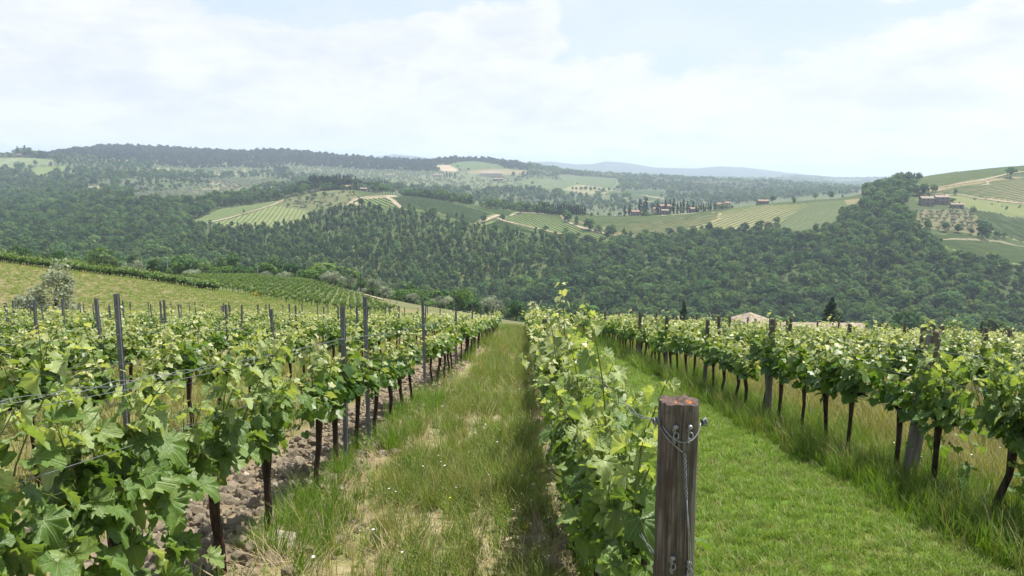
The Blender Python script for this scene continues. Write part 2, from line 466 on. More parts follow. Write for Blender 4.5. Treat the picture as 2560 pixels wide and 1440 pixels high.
def pchip_cols(X, Z, y):
    """monotone cubic through (X[k], Z[k]) for every column, sampled at y (rows)"""
    h = np.diff(X, axis=0)
    dl = np.diff(Z, axis=0) / h
    m = np.zeros_like(Z)
    m[0], m[-1] = dl[0], dl[-1]
    s_ = dl[:-1] * dl[1:]
    w1, w2 = 2 * h[1:] + h[:-1], h[1:] + 2 * h[:-1]
    with np.errstate(divide='ignore', invalid='ignore'):
        hm = (w1 + w2) / (w1 / dl[:-1] + w2 / dl[1:])
    m[1:-1] = np.where(s_ > 0, hm, 0.0)
    out = np.zeros((len(y), X.shape[1]))
    K = X.shape[0]
    for c in range(X.shape[1]):
        xi = X[:, c]
        i = np.clip(np.searchsorted(xi, y) - 1, 0, K - 2)
        t = np.clip((y - xi[i]) / h[i, c], 0, 1)
        out[:, c] = ((1 + 2 * t) * (1 - t) ** 2 * Z[i, c] + t * (1 - t) ** 2 * h[i, c] * m[i, c]
                     + t * t * (3 - 2 * t) * Z[i + 1, c] + t * t * (t - 1) * h[i, c] * m[i + 1, c])
    return out


XX, ZZ = [], []
for Yp in (6.0, 20.0, 40.0, 56.0):
    XX.append(np.full(len(cols), Yp))
    ZZ.append(zplane(np.clip(cols, -.9, .9) * Yp, Yp))
for L in LINES:
    L = np.array(L, float)
    u, t = ray(L[:, 0], L[:, 1])
    o = np.argsort(u)
    Yk = np.interp(cols, u[o], L[o, 2])
    Tk = np.interp(cols, u[o], t[o])
    for _ in range(2 if L[0, 2] < 7000 else 0):
        kk = np.ones(7) / 7
        Tk = np.convolve(np.pad(Tk, 3, mode='edge'), kk, 'valid')
        Yk = np.convolve(np.pad(Yk, 3, mode='edge'), kk, 'valid')
    XX.append(Yk)
    ZZ.append(Tk * Yk)
TAB = pchip_cols(np.array(XX), np.array(ZZ), rows)
RY, CU = np.meshgrid(rows, cols, indexing='ij')
RX = CU * np.maximum(RY, 13.0)
near = RY < 50
TAB = np.where(near, zplane(RX, RY), TAB)
amp = np.interp(RY, [0, 60, 200, 800, 3000, 12500], [0.0, 0.03, 0.5, 2.5, 7.0, 16])
TAB = TAB + amp * (fbm(RX / np.maximum(RY * 0.06, 3.0), RY / np.maximum(RY * 0.06, 3.0) * 3, 5, 3) - 0.5) * np.clip((RY - 50) / 60, 0, 1)
# furrows and lumps close by
TAB = TAB + np.where(RY < 60, 0.035 * (fbm(RX * 2.2, RY * 2.2, 9, 3) - 0.5) + 0.02 * (vnoise(RX * 9, RY * 9, 3) - .5), 0)


def zf(x, y):
    """ground height at (x, y)"""
    x, y = np.atleast_1d(np.asarray(x, float)), np.atleast_1d(np.asarray(y, float))
    u = np.clip(x / np.maximum(y, 13.0), cols[0], cols[-1])
    i = np.clip(np.searchsorted(rows, y) - 1, 0, len(rows) - 2)
    j = np.clip(np.searchsorted(cols, u) - 1, 0, len(cols) - 2)
    a = np.clip((y - rows[i]) / (rows[i + 1] - rows[i]), 0, 1)
    b = np.clip((u - cols[j]) / (cols[j + 1] - cols[j]), 0, 1)
    return (TAB[i, j] * (1 - a) + TAB[i + 1, j] * a) * (1 - b) + (TAB[i, j + 1] * (1 - a) + TAB[i + 1, j + 1] * a) * b


_SC = np.concatenate([np.linspace(3, 60, 300), np.geomspace(60.2, 8900, 3200)])


def hit(px, py, ymin=58.0):
    """where a line of sight meets the land: used to read the plan of the valley from the photograph"""
    u, t = (float(v) for v in ray(px, py))
    Ys = _SC[_SC > ymin]
    zz = zf(u * Ys, Ys)
    below = np.nonzero(zz >= t * Ys)[0]
    if len(below) == 0:
        i = int(np.argmin(np.abs(t * Ys - zz) / Ys))
    else:
        i = int(below[0])
    return u * Ys[i], Ys[i], float(zz[i])


def at(px, Y):
    u = (px - CX) / F / (cp + 0.08 * sp)
    x = u * Y
    return x, Y, float(zf(x, Y)[0])


def inside(poly, x, y):
    poly = np.asarray(poly, float)
    x, y = np.asarray(x, float), np.asarray(y, float)
    r = np.zeros(x.shape, bool)
    n = len(poly)
    for i in range(n):
        x1, y1 = poly[i]
        x2, y2 = poly[(i + 1) % n]
        c = ((y1 > y) != (y2 > y)) & (x < (x2 - x1) * (y - y1) / (y2 - y1 + 1e-12) + x1)
        r ^= c
    return r


def plan(pix):
    return np.array([hit(a, b)[:2] for a, b in pix])


# cultivated fields and clearings, read off the photograph: polygon, soil colours, kind, row direction (two pixels), row spacing, vine tint
GREENF, TANF = ((0.11, 0.165, 0.045), (0.18, 0.21, 0.075)), ((0.22, 0.21, 0.10), (0.31, 0.27, 0.145))
BROWNG = ((0.17, 0.16, 0.075), (0.27, 0.22, 0.12))
FIELDS = [
    ([(467, 556), (551, 523), (709, 499), (705, 503), (682, 512), (517, 556)], GREENF, 'rows', ((520, 552), (690, 506)), 2.6, .75),
    ([(618, 491), (770, 473), (775, 477), (672, 492)], GREENF, 'rows', ((640, 490), (760, 475)), 2.6, .7),
    ([(517, 559), (685, 513), (779, 528), (775, 545), (740, 560), (611, 570), (537, 564)], ((.15, .185, .07), (.24, .24, .11)), 'rows', ((628, 555), (658, 521)), 5.0, .5),
    ([(700, 500), (800, 478), (880, 476), (900, 492), (890, 515), (780, 530), (690, 512)], ((.10, .125, .05), (.165, .165, .08)), 'olive', None, 0, 0),
    ([(868, 512), (885, 497), (930, 490), (985, 488), (1000, 492), (900, 499), (897, 512)], ((.30, .25, .16), (.40, .33, .23)), 'open', None, 0, 0),
    ([(896, 499), (967, 493), (1003, 523), (944, 518), (902, 512)], GREENF, 'rows', ((915, 498), (960, 520)), 5.2, .35),
    ([(980, 494), (1033, 492), (1122, 507), (1236, 536), (1183, 562), (1144, 551), (1089, 529), (1007, 523)], GREENF, 'rows', ((1040, 500), (1180, 545)), 2.8, .5),
    ([(1130, 508), (1180, 517), (1294, 530), (1275, 541), (1247, 538)], GREENF, 'rows', ((1180, 520), (1280, 534)), 2.8, .6),
    ([(1253, 545), (1310, 533), (1405, 539), (1412, 553), (1455, 572), (1540, 600), (1500, 604), (1411, 587), (1290, 562)], GREENF, 'rows', ((1330, 537), (1395, 570)), 4.6, .6),
    ([(1192, 565), (1239, 552), (1283, 561), (1366, 590), (1283, 577)], GREENF, 'rows', ((1220, 560), (1300, 575)), 2.8, .5),
    ([(1419, 538), (1550, 537), (1661, 539), (1742, 534), (1800, 531), (1795, 549), (1661, 584), (1619, 592), (1572, 592), (1494, 568), (1433, 553)], BROWNG, 'rows', ((1480, 575), (1700, 540)), 4.6, .55),
    ([(1800, 531), (1842, 521), (1911, 514), (2000, 511), (2037, 505), (2005, 530), (1926, 572), (1800, 572), (1680, 584), (1795, 549)], TANF, 'rows', ((1800, 560), (1930, 515)), 5.0, .7),
    ([(2037, 505), (2108, 500), (2122, 517), (2079, 562), (2018, 580), (1930, 574)], ((.12, .14, .07), (.17, .18, .09)), 'rows', ((2000, 570), (2080, 506)), 3.0, .3),
    ([(2108, 500), (2170, 494), (2165, 505), (2122, 517)], BROWNG, 'open', None, 0, 0),
    ([(2274, 458), (2290, 447), (2400, 431), (2560, 415), (2700, 400), (2700, 415), (2560, 427), (2379, 463), (2299, 471)], ((.10, .17, .035), (.14, .21, .05)), 'rows', ((2300, 450), (2480, 430)), 3.0, .8),
    ([(2347, 480), (2459, 457), (2560, 444), (2700, 430), (2700, 515), (2560, 508), (2363, 488)], ((.13, .15, .06), (.19, .19, .09)), 'rows', ((2380, 484), (2540, 460)), 3.2, .45),
    ([(2275, 474), (2460, 447), (2700, 420), (2700, 530), (2560, 520), (2330, 478)], BROWNG, 'open', None, 0, 0),
    ([(2283, 540), (2310, 524), (2420, 526), (2462, 572), (2440, 590), (2296, 570)], ((.12, .125, .055), (.20, .175, .095)), 'open', None, 0, 0),
    ([(2310, 586), (2440, 592), (2560, 612), (2700, 620), (2700, 680), (2560, 663), (2400, 634), (2335, 606)], ((.13, .18, .05), (.20, .22, .08)), 'rows', ((2380, 606), (2550, 640)), 3.0, .6),
    ([(2420, 520), (2560, 545), (2700, 560), (2700, 625), (2560, 606), (2480, 580), (2440, 545)], ((.14, .17, .06), (.21, .21, .10)), 'rows', ((2470, 545), (2560, 590)), 4.6, .55),
    ([(2350, 490), (2560, 512), (2700, 520), (2700, 560), (2560, 543), (2420, 520), (2290, 500)], ((.12, .16, .05), (.20, .21, .09)), 'open', None, 0, 0),
    ([(1125, 411), (1172, 404), (1236, 411), (1269, 421), (1144, 422)], GREENF, 'rows', ((1140, 420), (1230, 412)), 5, .6),
    ([(1086, 414), (1119, 411), (1150, 428), (1108, 428)], ((.34, .27, .18), (.42, .34, .23)), 'open', None, 0, 0),
    ([(1170, 428), (1260, 422), (1330, 428), (1300, 436), (1180, 440)], BROWNG, 'open', None, 0, 0),
    ([(1294, 455), (1336, 447), (1400, 452), (1442, 460), (1400, 474), (1342, 464)], GREENF, 'rows', ((1310, 456), (1420, 458)), 5, .6),
    ([(1405, 474), (1447, 461), (1530, 474), (1503, 487), (1450, 484)], TANF, 'rows', ((1450, 480), (1475, 465)), 9, .7),
    ([(1505, 488), (1533, 477), (1664, 500), (1622, 504), (1550, 493)], TANF, 'rows', ((1540, 480), (1650, 500)), 6, .6),
    ([(1392, 437), (1422, 438), (1544, 447), (1542, 460), (1530, 474), (1489, 461), (1428, 456)], GREENF, 'rows', ((1420, 445), (1530, 452)), 6, .6),
    ([(1530, 474), (1603, 478), (1664, 478), (1664, 491), (1633, 491), (1560, 482)], GREENF, 'rows', ((1610, 480), (1660, 486)), 5, .5),
    ([(0, 397), (134, 401), (128, 411), (34, 421), (-200, 421), (-200, 397)], ((.22, .21, .11), (.29, .26, .15)), 'rows', ((0, 415), (110, 404)), 5, .5),
    ([(81, 420), (175, 417), (134, 436), (84, 439)], GREENF, 'open', None, 0, 0),
    ([(205, 466), (262, 464), (240, 478)], BROWNG, 'open', None, 0, 0),
    ([(322, 486), (470, 476), (571, 466), (640, 470), (600, 490), (504, 505), (336, 507)], ((.15, .16, .08), (.25, .22, .13)), 'olive', None, 0, 0),
    ([(500, 452), (640, 447), (740, 452), (720, 468), (560, 472)], ((.15, .16, .08), (.23, .21, .12)), 'olive', None, 0, 0),
    ([(700, 415), (900, 425), (1080, 430), (1250, 440), (1330, 470), (1200, 480), (1020, 470), (900, 450), (740, 440)], ((.10, .135, .06), (.16, .17, .09)), 'olive', None, 0, 0),
    ([(380, 418), (600, 420), (700, 430), (560, 440), (400, 432)], ((.15, .18, .08), (.22, .22, .11)), 'olive', None, 0, 0),
    ([(1900, 455), (2100, 452), (2290, 450), (2290, 462), (2100, 470), (1990, 462)], ((.15, .19, .08), (.20, .22, .10)), 'open', None, 0, 0),
]
for fi, f_ in enumerate(FIELDS):
    FIELDS[fi] = (plan(f_[0]), *f_[1:])
MIDV = plan([(452, 694), (560, 693), (700, 698), (790, 710), (900, 742), (1010, 785), (880, 782), (760, 765), (640, 745), (540, 724)])
COPPICE = [(520, 575), (900, 520), (1120, 545), (1420, 610), (1480, 650), (1300, 720), (1150, 745), (700, 700), (420, 640)]

# colour of the ground, vertex by vertex: two colours that the material mixes by noise
gx, gy = RX.ravel(), RY.ravel()
s_row = gx - U0 * gy                                   # sideways place measured from the rows' direction
cA = np.tile(np.array([0.05, 0.075, 0.026]), (gx.size, 1))   # forest floor
cB = np.tile(np.array([0.085, 0.11, 0.042]), (gx.size, 1))


def paint(mask, a, b):
    cA[mask] = a
    cB[mask] = b


far_m = gy > 240
paint(gy < 240, (0.11, 0.13, 0.05), (0.18, 0.17, 0.09))
paint((gy > 56) & (gy < 135) & (gx < -4), (0.145, 0.155, 0.06), (0.27, 0.21, 0.125))
cop = inside(plan(COPPICE), gx, gy) & far_m
paint(cop, (0.055, 0.085, 0.026), (0.09, 0.115, 0.04))
paint((gy > 1000) & (gy < 2400), (0.07, 0.10, 0.04), (0.125, 0.145, 0.07))
paint(gy > 3200, (0.09, 0.12, 0.05), (0.16, 0.17, 0.09))
paint(gy > 6300, (0.03, 0.05, 0.03), (0.05, 0.065, 0.04))
for poly, (ca, cb), kind, *_r in FIELDS:
    paint(inside(poly, gx, gy) & far_m, ca, cb)
paint(inside(MIDV, gx, gy), (0.10, 0.14, 0.045), (0.17, 0.17, 0.08))
nr = gy < 57
paint(nr & (s_row > -1.65) & (s_row < 0.45), (0.17, 0.175, 0.065), (0.40, 0.33, 0.21))
paint(nr & (s_row > 0.45) & (s_row < 3.3), (0.10, 0.185, 0.02), (0.19, 0.235, 0.055))
paint(nr & (s_row >= 3.3), (0.17, 0.16, 0.06), (0.27, 0.23, 0.11))
paint(nr & (s_row <= -1.65) & (s_row > -2.9), (0.175, 0.135, 0.085), (0.31, 0.25, 0.165))
paint(nr & (s_row <= -2.9) & (s_row > -3.8), (0.17, 0.15, 0.07), (0.28, 0.22, 0.13))
paint(nr & (s_row <= -3.8), (0.15, 0.16, 0.06), (0.26, 0.22, 0.11))


cA *= .84
cB *= .84


def terrain_material():
    m, k = material("valley_ground")
    g = k.n('ShaderNodeNewGeometry').outputs['Position']
    n1 = k.noise(g, 7.0, 8, 0.65)
    n2 = k.noise(g, 0.9, 5, 0.6)
    n3 = k.noise(g, 0.05, 6, 0.6)
    n4 = k.noise(g, 0.006, 5, 0.6)
    f = k.math('ADD', k.math('ADD', k.math('MULTIPLY', n1, 0.35), k.math('MULTIPLY', n2, 0.30)), k.math('ADD', k.math('MULTIPLY', n3, 0.2), k.math('MULTIPLY', n4, 0.15)))
    f = k.smooth(f, 0.40, 0.60)
    col = k.mix(f, attr(k, "soil_a").outputs['Color'], attr(k, "soil_b").outputs['Color'])
    p = k.n('ShaderNodeBsdfPrincipled')
    k.l(col, p.inputs['Base Color'])
    p.inputs['Roughness'].default_value = 1.0
    p.inputs['Specular IOR Level'].default_value = 0.05
    b = k.n('ShaderNodeBump')
    b.inputs['Strength'].default_value = 0.6
    b.inputs['Distance'].default_value = 0.05
    k.l(n1, b.inputs['Height'])
    k.l(b.outputs[0], p.inputs['Normal'])
    finish(k, p.outputs[0])
    return m


nR, nC = RX.shape
ii = np.arange((nR - 1) * nC).reshape(nR - 1, nC)[:, :-1].ravel()
tm = MB()
tm.add(np.stack([gx, gy, TAB.ravel()], 1), quads=np.stack([ii, ii + 1, ii + nC + 1, ii + nC], 1))
tmesh = tm.mesh("terrain", terrain_material(), smooth=True)
for nm, arr in (("soil_a", cA), ("soil_b", cB)):
    at_ = tmesh.attributes.new(nm, 'FLOAT_COLOR', 'POINT')
    at_.data.foreach_set("color", np.concatenate([arr, np.ones((len(arr), 1))], 1).astype(np.float32).ravel())
tag(link("terrain", tmesh), "rolling valley land from the vineyard slope out to hazy mountains", "terrain", kind="structure")

# ------------------------------------------------------------------ haze over the valley
hb = MB().box((-11500, -300, -130), (11500, 9300, 228))
m_, k_ = material("summer_haze")
pv = k_.n('ShaderNodeVolumePrincipled')
pv.inputs['Color'].default_value = (0.69, 0.81, 1.0, 1)
pv.inputs['Density'].default_value = 0.00015
pv.inputs['Anisotropy'].default_value = 0.2
o_ = k_.n('ShaderNodeOutputMaterial')
k_.l(pv.outputs[0], o_.inputs['Volume'])
m_.cycles.homogeneous_volume = True
tag(link("haze", hb.mesh("haze", m_)), "thin pale summer haze filling the valley", "haze", kind="stuff")

# ------------------------------------------------------------------ scattering many copies as ONE object (stuff)
_nlib = [0]


def scatter(name, P, rot, scl, idx, meshes, label, cat, parent=None):
    P = np.asarray(P, float).reshape(-1, 3)
    n = len(P)
    lib = bpy.data.collections.new("library_%02d" % _nlib[0])
    for i, me in enumerate(meshes):
        lib.objects.link(bpy.data.objects.new("src_%02d_%02d" % (_nlib[0], i), me))
    _nlib[0] += 1
    me = bpy.data.meshes.new(name)
    me.vertices.add(n)
    me.vertices.foreach_set("co", P.astype(np.float32).ravel())
    for nm, ty, arr, key in (("rot", 'FLOAT_VECTOR', rot, "vector"), ("scl", 'FLOAT_VECTOR', scl, "vector"), ("idx", 'INT', idx, "value")):
        a = me.attributes.new(nm, ty, 'POINT')
        arr = np.asarray(arr)
        if nm == "scl" and arr.ndim == 1:
            arr = np.stack([arr] * 3, 1)
        a.data.foreach_set(key, np.ascontiguousarray(arr.astype(np.int32 if ty == 'INT' else np.float32)).ravel())
    ob = link(name, me, parent)
    ng = bpy.data.node_groups.new(name + "_scatter", 'GeometryNodeTree')
    ng.interface.new_socket("Geometry", in_out='INPUT', socket_type='NodeSocketGeometry')
    ng.interface.new_socket("Geometry", in_out='OUTPUT', socket_type='NodeSocketGeometry')
    N, Lk = ng.nodes, ng.links
    gi, go = N.new('NodeGroupInput'), N.new('NodeGroupOutput')
    ci = N.new('GeometryNodeCollectionInfo')
    ci.inputs['Collection'].default_value = lib
    ci.inputs['Separate Children'].default_value = True
    ci.inputs['Reset Children'].default_value = True
    ip = N.new('GeometryNodeInstanceOnPoints')
    ip.inputs['Pick Instance'].default_value = True

    def named(nm, ty):
        a = N.new('GeometryNodeInputNamedAttribute')
        a.data_type = ty
        a.inputs['Name'].default_value = nm
        return a.outputs[0]
    e2r = N.new('FunctionNodeEulerToRotation')
    Lk.new(named("rot", 'FLOAT_VECTOR'), e2r.inputs[0])
    Lk.new(gi.outputs[0], ip.inputs['Points'])
    Lk.new(ci.outputs[0], ip.inputs['Instance'])
    Lk.new(named("idx", 'INT'), ip.inputs['Instance Index'])
    Lk.new(e2r.outputs[0], ip.inputs['Rotation'])
    Lk.new(named("scl", 'FLOAT_VECTOR'), ip.inputs['Scale'])
    Lk.new(ip.outputs[0], go.inputs[0])
    md = ob.modifiers.new("scatter", 'NODES')
    md.node_group = ng
    if label:
        tag(ob, label, cat, kind="stuff")
    else:
        ob["kind"] = "stuff"
    return ob


def spin(n, rng, tilt=0.0):
    return np.stack([rng.normal(size=n) * tilt, rng.normal(size=n) * tilt, rng.uniform(0, 6.283, n)], 1)


# ------------------------------------------------------------------ trees (height 1, scaled when planted)
QV = np.array([(-.5, -.42, 0), (.46, -.5, .06), (.5, .44, 0), (-.4, .5, .08)])
QF = np.array([(0, 1, 2, 3)])


def frames(nrm, rng):
    nrm = nrm / (np.linalg.norm(nrm, axis=1)[:, None] + 1e-9)
    a = np.cross(nrm, rng.normal(size=nrm.shape))
    a /= np.linalg.norm(a, axis=1)[:, None] + 1e-9
    b = np.cross(nrm, a)
    return np.stack([a, b, nrm], 2)


def crown(mb, lumps, nq, size, rng, jit=0.55, fill=(0.72, 1.06), tvar=0.22):
    for (c, r) in lumps:
        n = max(6, int(nq * rng.uniform(.8, 1.2)))
        d = rng.normal(size=(n, 3))
        d /= np.linalg.norm(d, axis=1)[:, None]
        d[:, 2] = np.where(d[:, 2] < -0.45, -d[:, 2], d[:, 2])
        P = np.asarray(c) + d * np.asarray(r) * rng.uniform(*fill, (n, 1))
        Fm = frames(d + jit * rng.normal(size=(n, 3)), rng)
        sz = size * rng.uniform(.6, 1.35, n)
        t0 = 0.5 + rng.normal() * tvar
        mb.stamp(QV, QF, Fm * sz[:, None, None], P, np.clip(t0 + rng.normal(size=n) * .13, 0, 1))


def tree_asset(kind, seed, mat, nq=26, size=.085):
    rng = np.random.default_rng(seed)
    tr, cr = MB(), MB()
    bend = rng.normal(size=2) * .03
    if kind in ('broad', 'slender', 'young'):
        w = {'broad': .43, 'slender': .17, 'young': .27}[kind]
        cz, hz = {'broad': (.54, .43), 'slender': (.56, .40), 'young': (.60, .36)}[kind]
        tr.tube([(0, 0, -.06), (bend[0] * .5, bend[1] * .5, .2), (bend[0], bend[1], .45), (bend[0] * 1.2, bend[1] * 1.4, .72)], [.026, .021, .016, .006], 6, jit=.08, rng=rng)
        L = []
        for i in range({'broad': 14, 'slender': 7, 'young': 8}[kind]):
            while True:
                q = rng.uniform(-1, 1, 3)
                if (q ** 2).sum() < 1:
                    break
            f = .62
            r = rng.uniform(.26, .54) * np.array([w, w, hz * (.75 if kind != 'broad' else .8)])
            c = np.array([q[0] * w * f + bend[0], q[1] * w * f + bend[1], cz + q[2] * hz * .72])
            L.append((c, r))
            if i < 5:
                z0 = rng.uniform(.22, .42)
                tr.tube([(bend[0] * z0 * 2, bend[1] * z0 * 2, z0), tuple((np.array([bend[0], bend[1], z0 + .05]) + c) / 2), tuple(c)], [.012, .008, .003], 4)
        L.append((np.array([bend[0], bend[1], cz + hz * .62]), np.array([w * .5, w * .5, hz * .42])))
        crown(cr, L, nq, size, rng)
    elif kind == 'bush':
        tr.tube([(0, 0, -.05), (.02, .01, .25), (.05, -.03, .5)], [.03, .022, .008], 5)
        L = []
        for i in range(10):
            a, rr = rng.uniform(0, 6.28), rng.uniform(.05, .42)
            c = np.array([math.cos(a) * rr, math.sin(a) * rr, rng.uniform(.22, .72 - rr * .4)])
            L.append((c, rng.uniform(.2, .3) * np.array([1, 1, .95])))
            tr.tube([(0, 0, .05), tuple(c * .6), tuple(c)], [.014, .01, .004], 4)
        crown(cr, L, nq, size, rng)
    elif kind == 'olive':
        L = []
        for i in range(3):
            a = i * 2.1 + rng.uniform(0, 1)
            top = np.array([math.cos(a) * .22, math.sin(a) * .22, .55])
            tr.tube([(0, 0, -.05), (math.cos(a) * .06, math.sin(a) * .06, .2), tuple(top)], [.045, .03, .01], 5, jit=.12, rng=rng)
        for i in range(12):
            a, rr = rng.uniform(0, 6.28), rng.uniform(.05, .42)
            c = np.array([math.cos(a) * rr, math.sin(a) * rr, rng.uniform(.38, .82 - rr * .35)])
            L.append((c, rng.uniform(.14, .23) * np.array([1, 1, 1.05])))
        crown(cr, L, nq, size, rng, jit=.9, fill=(.5, 1.2))
    elif kind == 'twinolive':
        L = []
        for cx_, top_, n_l in ((-.24, .62, 9), (.16, .96, 14)):
            tr.tube([(cx_ * .3, 0, -.05), (cx_ * .7, .02, .25), (cx_, 0, top_ * .8)], [.03, .022, .006], 6, jit=.12, rng=rng)
            for i in range(n_l):
                z = rng.uniform(.10, top_ - .06)
                sp__ = .21 * math.sin(min(1.0, (top_ - z) / top_ * 1.6 + .12) * math.pi / 2)
                a = rng.uniform(0, 6.28)
                L.append((np.array([cx_ + math.cos(a) * sp__ * rng.uniform(.2, 1), math.sin(a) * sp__ * .9, z]), rng.uniform(.10, .16) * np.array([1, 1, 1.3])))
        crown(cr, L, nq, size, rng, jit=1.0, fill=(.35, 1.3))
    elif kind in ('cypress', 'conifer'):
        w = .115 if kind == 'cypress' else .22
        tr.tube([(0, 0, -.06), (0, 0, .3), (0, 0, .9)], [.022, .016, .004], 6)
        L = []
        nl = 11
        for i in range(nl):
            f = i / (nl - 1)
            z = .12 + .82 * f
            prof = (math.sin(min(1, (f + .12) * 1.5) * math.pi / 2) * (1 - f) ** .62 + .03) if kind == 'cypress' else (1 - f) ** .8 + .05
            r = w * prof * rng.uniform(.82, 1.12)
            L.append((np.array([rng.normal() * .012, rng.normal() * .012, z]), np.array([r, r, .085])))
            if kind == 'conifer':
                for q in range(4):
                    a = rng.uniform(0, 6.28)
                    L.append((np.array([math.cos(a) * r * .8, math.sin(a) * r * .8, z - .03]), np.array([r * .35, r * .35, .04])))
        crown(cr, L, nq if kind == 'cypress' else nq // 3, size * .75, rng, jit=.4, tvar=.1)
    elif kind == 'umbrella':
        tr.tube([(0, 0, -.06), (.02, .01, .3), (.0, .02, .72)], [.03, .024, .015], 6)
        L = []
        for i in range(13):
            a, rr = rng.uniform(0, 6.28), math.sqrt(rng.uniform(0, 1)) * .40
            c = np.array([math.cos(a) * rr, math.sin(a) * rr, .80 + .08 * (1 - rr / .4) + rng.uniform(-.03, .03)])
            L.append((c, np.array([.15, .15, .10])))
            if i < 6:
                tr.tube([(0, .015, .55), tuple(c * [.6, .6, .92]), tuple(c)], [.014, .009, .004], 4)
        crown(cr, L, nq, size, rng, tvar=.12)
    tme = tr.mesh(kind + "_trunk", MAT['trunk'], smooth=True)
    cme = cr.mesh(kind + "_crown", mat)
    full = MB()
    for src, mi in ((tr, 0), (cr, 1)):
        base = full.n
        for v, a in zip(src.v, src.a):
            full.add(v, tint=a)
        for t in src.t:
            full.t.append(t + base)
            full.tm.append(np.full(len(t), mi))
        for q in src.q:
            full.q.append(q + base)
            full.qm.append(np.full(len(q), mi))
    return dict(trunk=tme, crown=cme, full=full.mesh(kind + "_tree", [MAT['trunk'], mat]))


A = {
    'broad': [tree_asset('broad', 100 + i, MAT['forest'], 26, .088) for i in range(6)],
    'ridgewood': [tree_asset('broad', 110 + i, MAT['ridge'], 30, .095) for i in range(3)],
    'slender': [tree_asset('slender', 120 + i, MAT['coppice'], 24, .07) for i in range(4)],
    'young': [tree_asset('young', 140 + i, MAT['coppice'], 26, .08) for i in range(4)],
    'olive': [tree_asset('olive', 160 + i, MAT['olive'], 26, .085) for i in range(3)],
    'cypress': [tree_asset('cypress', 170 + i, MAT['cypress'], 26, .06) for i in range(4)],
    'conifer': [tree_asset('conifer', 180 + i, MAT['cypress'], 34, .06) for i in range(2)],
    'umbrella': [tree_asset('umbrella', 190 + i, MAT['pine'], 34, .07) for i in range(2)],
    'bush': [tree_asset('bush', 200 + i, MAT['bush'], 30, .09) for i in range(3)],
    # finer leaves for the trees of the middle distance
    'bushfine': [tree_asset('bush', 220 + i, MAT['bush'], 120, .05) for i in range(3)],
    'darkfine': [tree_asset('broad', 230 + i, MAT['forest'], 110, .05) for i in range(3)],
    'olivefine': [tree_asset('olive', 240 + i, MAT['olive'], 130, .042) for i in range(3)],
    'coniferfine': [tree_asset('conifer', 250 + i, MAT['cypress'], 110, .045) for i in range(2)],
    'broom': [tree_asset('bush', 260 + i, MAT['broom'], 30, .09) for i in range(2)],
    'olivenear': [tree_asset('twinolive', 271, MAT['olivenear'], 150, .028)],
}


def plant_tree(name, asset, loc, h, label, cat, group=None, wide=1.0, rz=None):
    r = empty(name, loc, rz if rz is not None else float(RNG.uniform(0, 6.28)))
    tag(r, label, cat, group)
    r.scale = (h * wide, h * wide, h)
    link("trunk", asset['trunk'], r)
    link("crown", asset['crown'], r)
    return r


# what stands where: jittered planting over the slopes that can be seen
HOR = np.maximum.accumulate(np.where(RY > 5, TAB / np.maximum(RY, 1), -9), axis=0)


def seen(x, y, z, h):
    u = np.clip(x / np.maximum(y, 13.0), cols[0], cols[-1])
    i = np.clip(np.searchsorted(rows, y) - 2, 0, len(rows) - 1)
    j = np.clip(np.searchsorted(cols, u), 0, len(cols) - 1)
    return (z + h) / y > HOR[i, j] - 0.0015


def jitter_grid(y0, y1, d, rng, umax=.74):
    out = []
    y = y0
    while y < y1:
        w = umax * y
        n = int(2 * w / d)
        xs = (np.arange(n) + rng.uniform(-.45, .45, n)) * d - w
        out.append(np.stack([xs, y + rng.uniform(-.5, .5, n) * d], 1))
        y += d
    return np.concatenate(out)


rngF = np.random.default_rng(77)
fields_xy = [f_[0] for f_ in FIELDS]
cand = np.concatenate([jitter_grid(235, 660, 4.7, rngF), jitter_grid(660, 1000, 6.0, rngF), jitter_grid(1000, 1700, 9.0, rngF), jitter_grid(1700, 3150, 13, rngF)])
infield = np.zeros(len(cand), bool)
oliveland = np.zeros(len(cand), bool)
for f_ in FIELDS:
    m_in = inside(f_[0], cand[:, 0], cand[:, 1])
    if f_[2] == 'olive':
        oliveland |= m_in
    else:
        infield |= m_in
copw = plan(COPPICE)
# open ground kept free of wood: crest farms and tracks
CLEAR = [plan(p) for p in (
    [(1180, 520), (1420, 536), (1600, 545), (1760, 540), (1960, 512), (2160, 494), (2160, 484), (1960, 498), (1760, 520), (1560, 532), (1400, 530), (1180, 508)],
    [(830, 476), (1000, 474), (1010, 496), (880, 500), (850, 494)],
    [(2250, 490), (2440, 500), (2430, 530), (2270, 540)])]
clear = np.zeros(len(cand), bool)
for c_ in CLEAR:
    clear |= inside(c_, cand[:, 0], cand[:, 1])
keep = ~infield & ~clear
cand, oliveland = cand[keep], oliveland[keep]
cop_in = inside(copw, cand[:, 0], cand[:, 1])
glade = fbm(cand[:, 0] / 46, cand[:, 1] / 46, 31, 3)
dens = np.where(cop_in, .50, np.where(oliveland, .72, np.where((cand[:, 1] > 1200) & (cand[:, 1] < 2050), .66, .95)))
dens = np.where((glade > .70) & (cand[:, 1] > 400) & ~cop_in, .3, dens)
ridge_ = (cand[:, 1] > 2050) & (cand[:, 0] / cand[:, 1] < -.09)
open_ = ~ridge_ & (fbm(cand[:, 0] / 210, cand[:, 1] / 150, 41, 3) > .54) & (cand[:, 1] > 1150) & (cand[:, 1] < 2350)
dens = np.where(open_, dens * .45, dens)
dens = np.where((cand[:, 1] < 330), .35, dens)
keep = rngF.uniform(size=len(cand)) < dens
cand, cop_in, oliveland = cand[keep], cop_in[keep], oliveland[keep]
cz = zf(cand[:, 0], cand[:, 1])
hide = np.zeros(len(cand), bool)
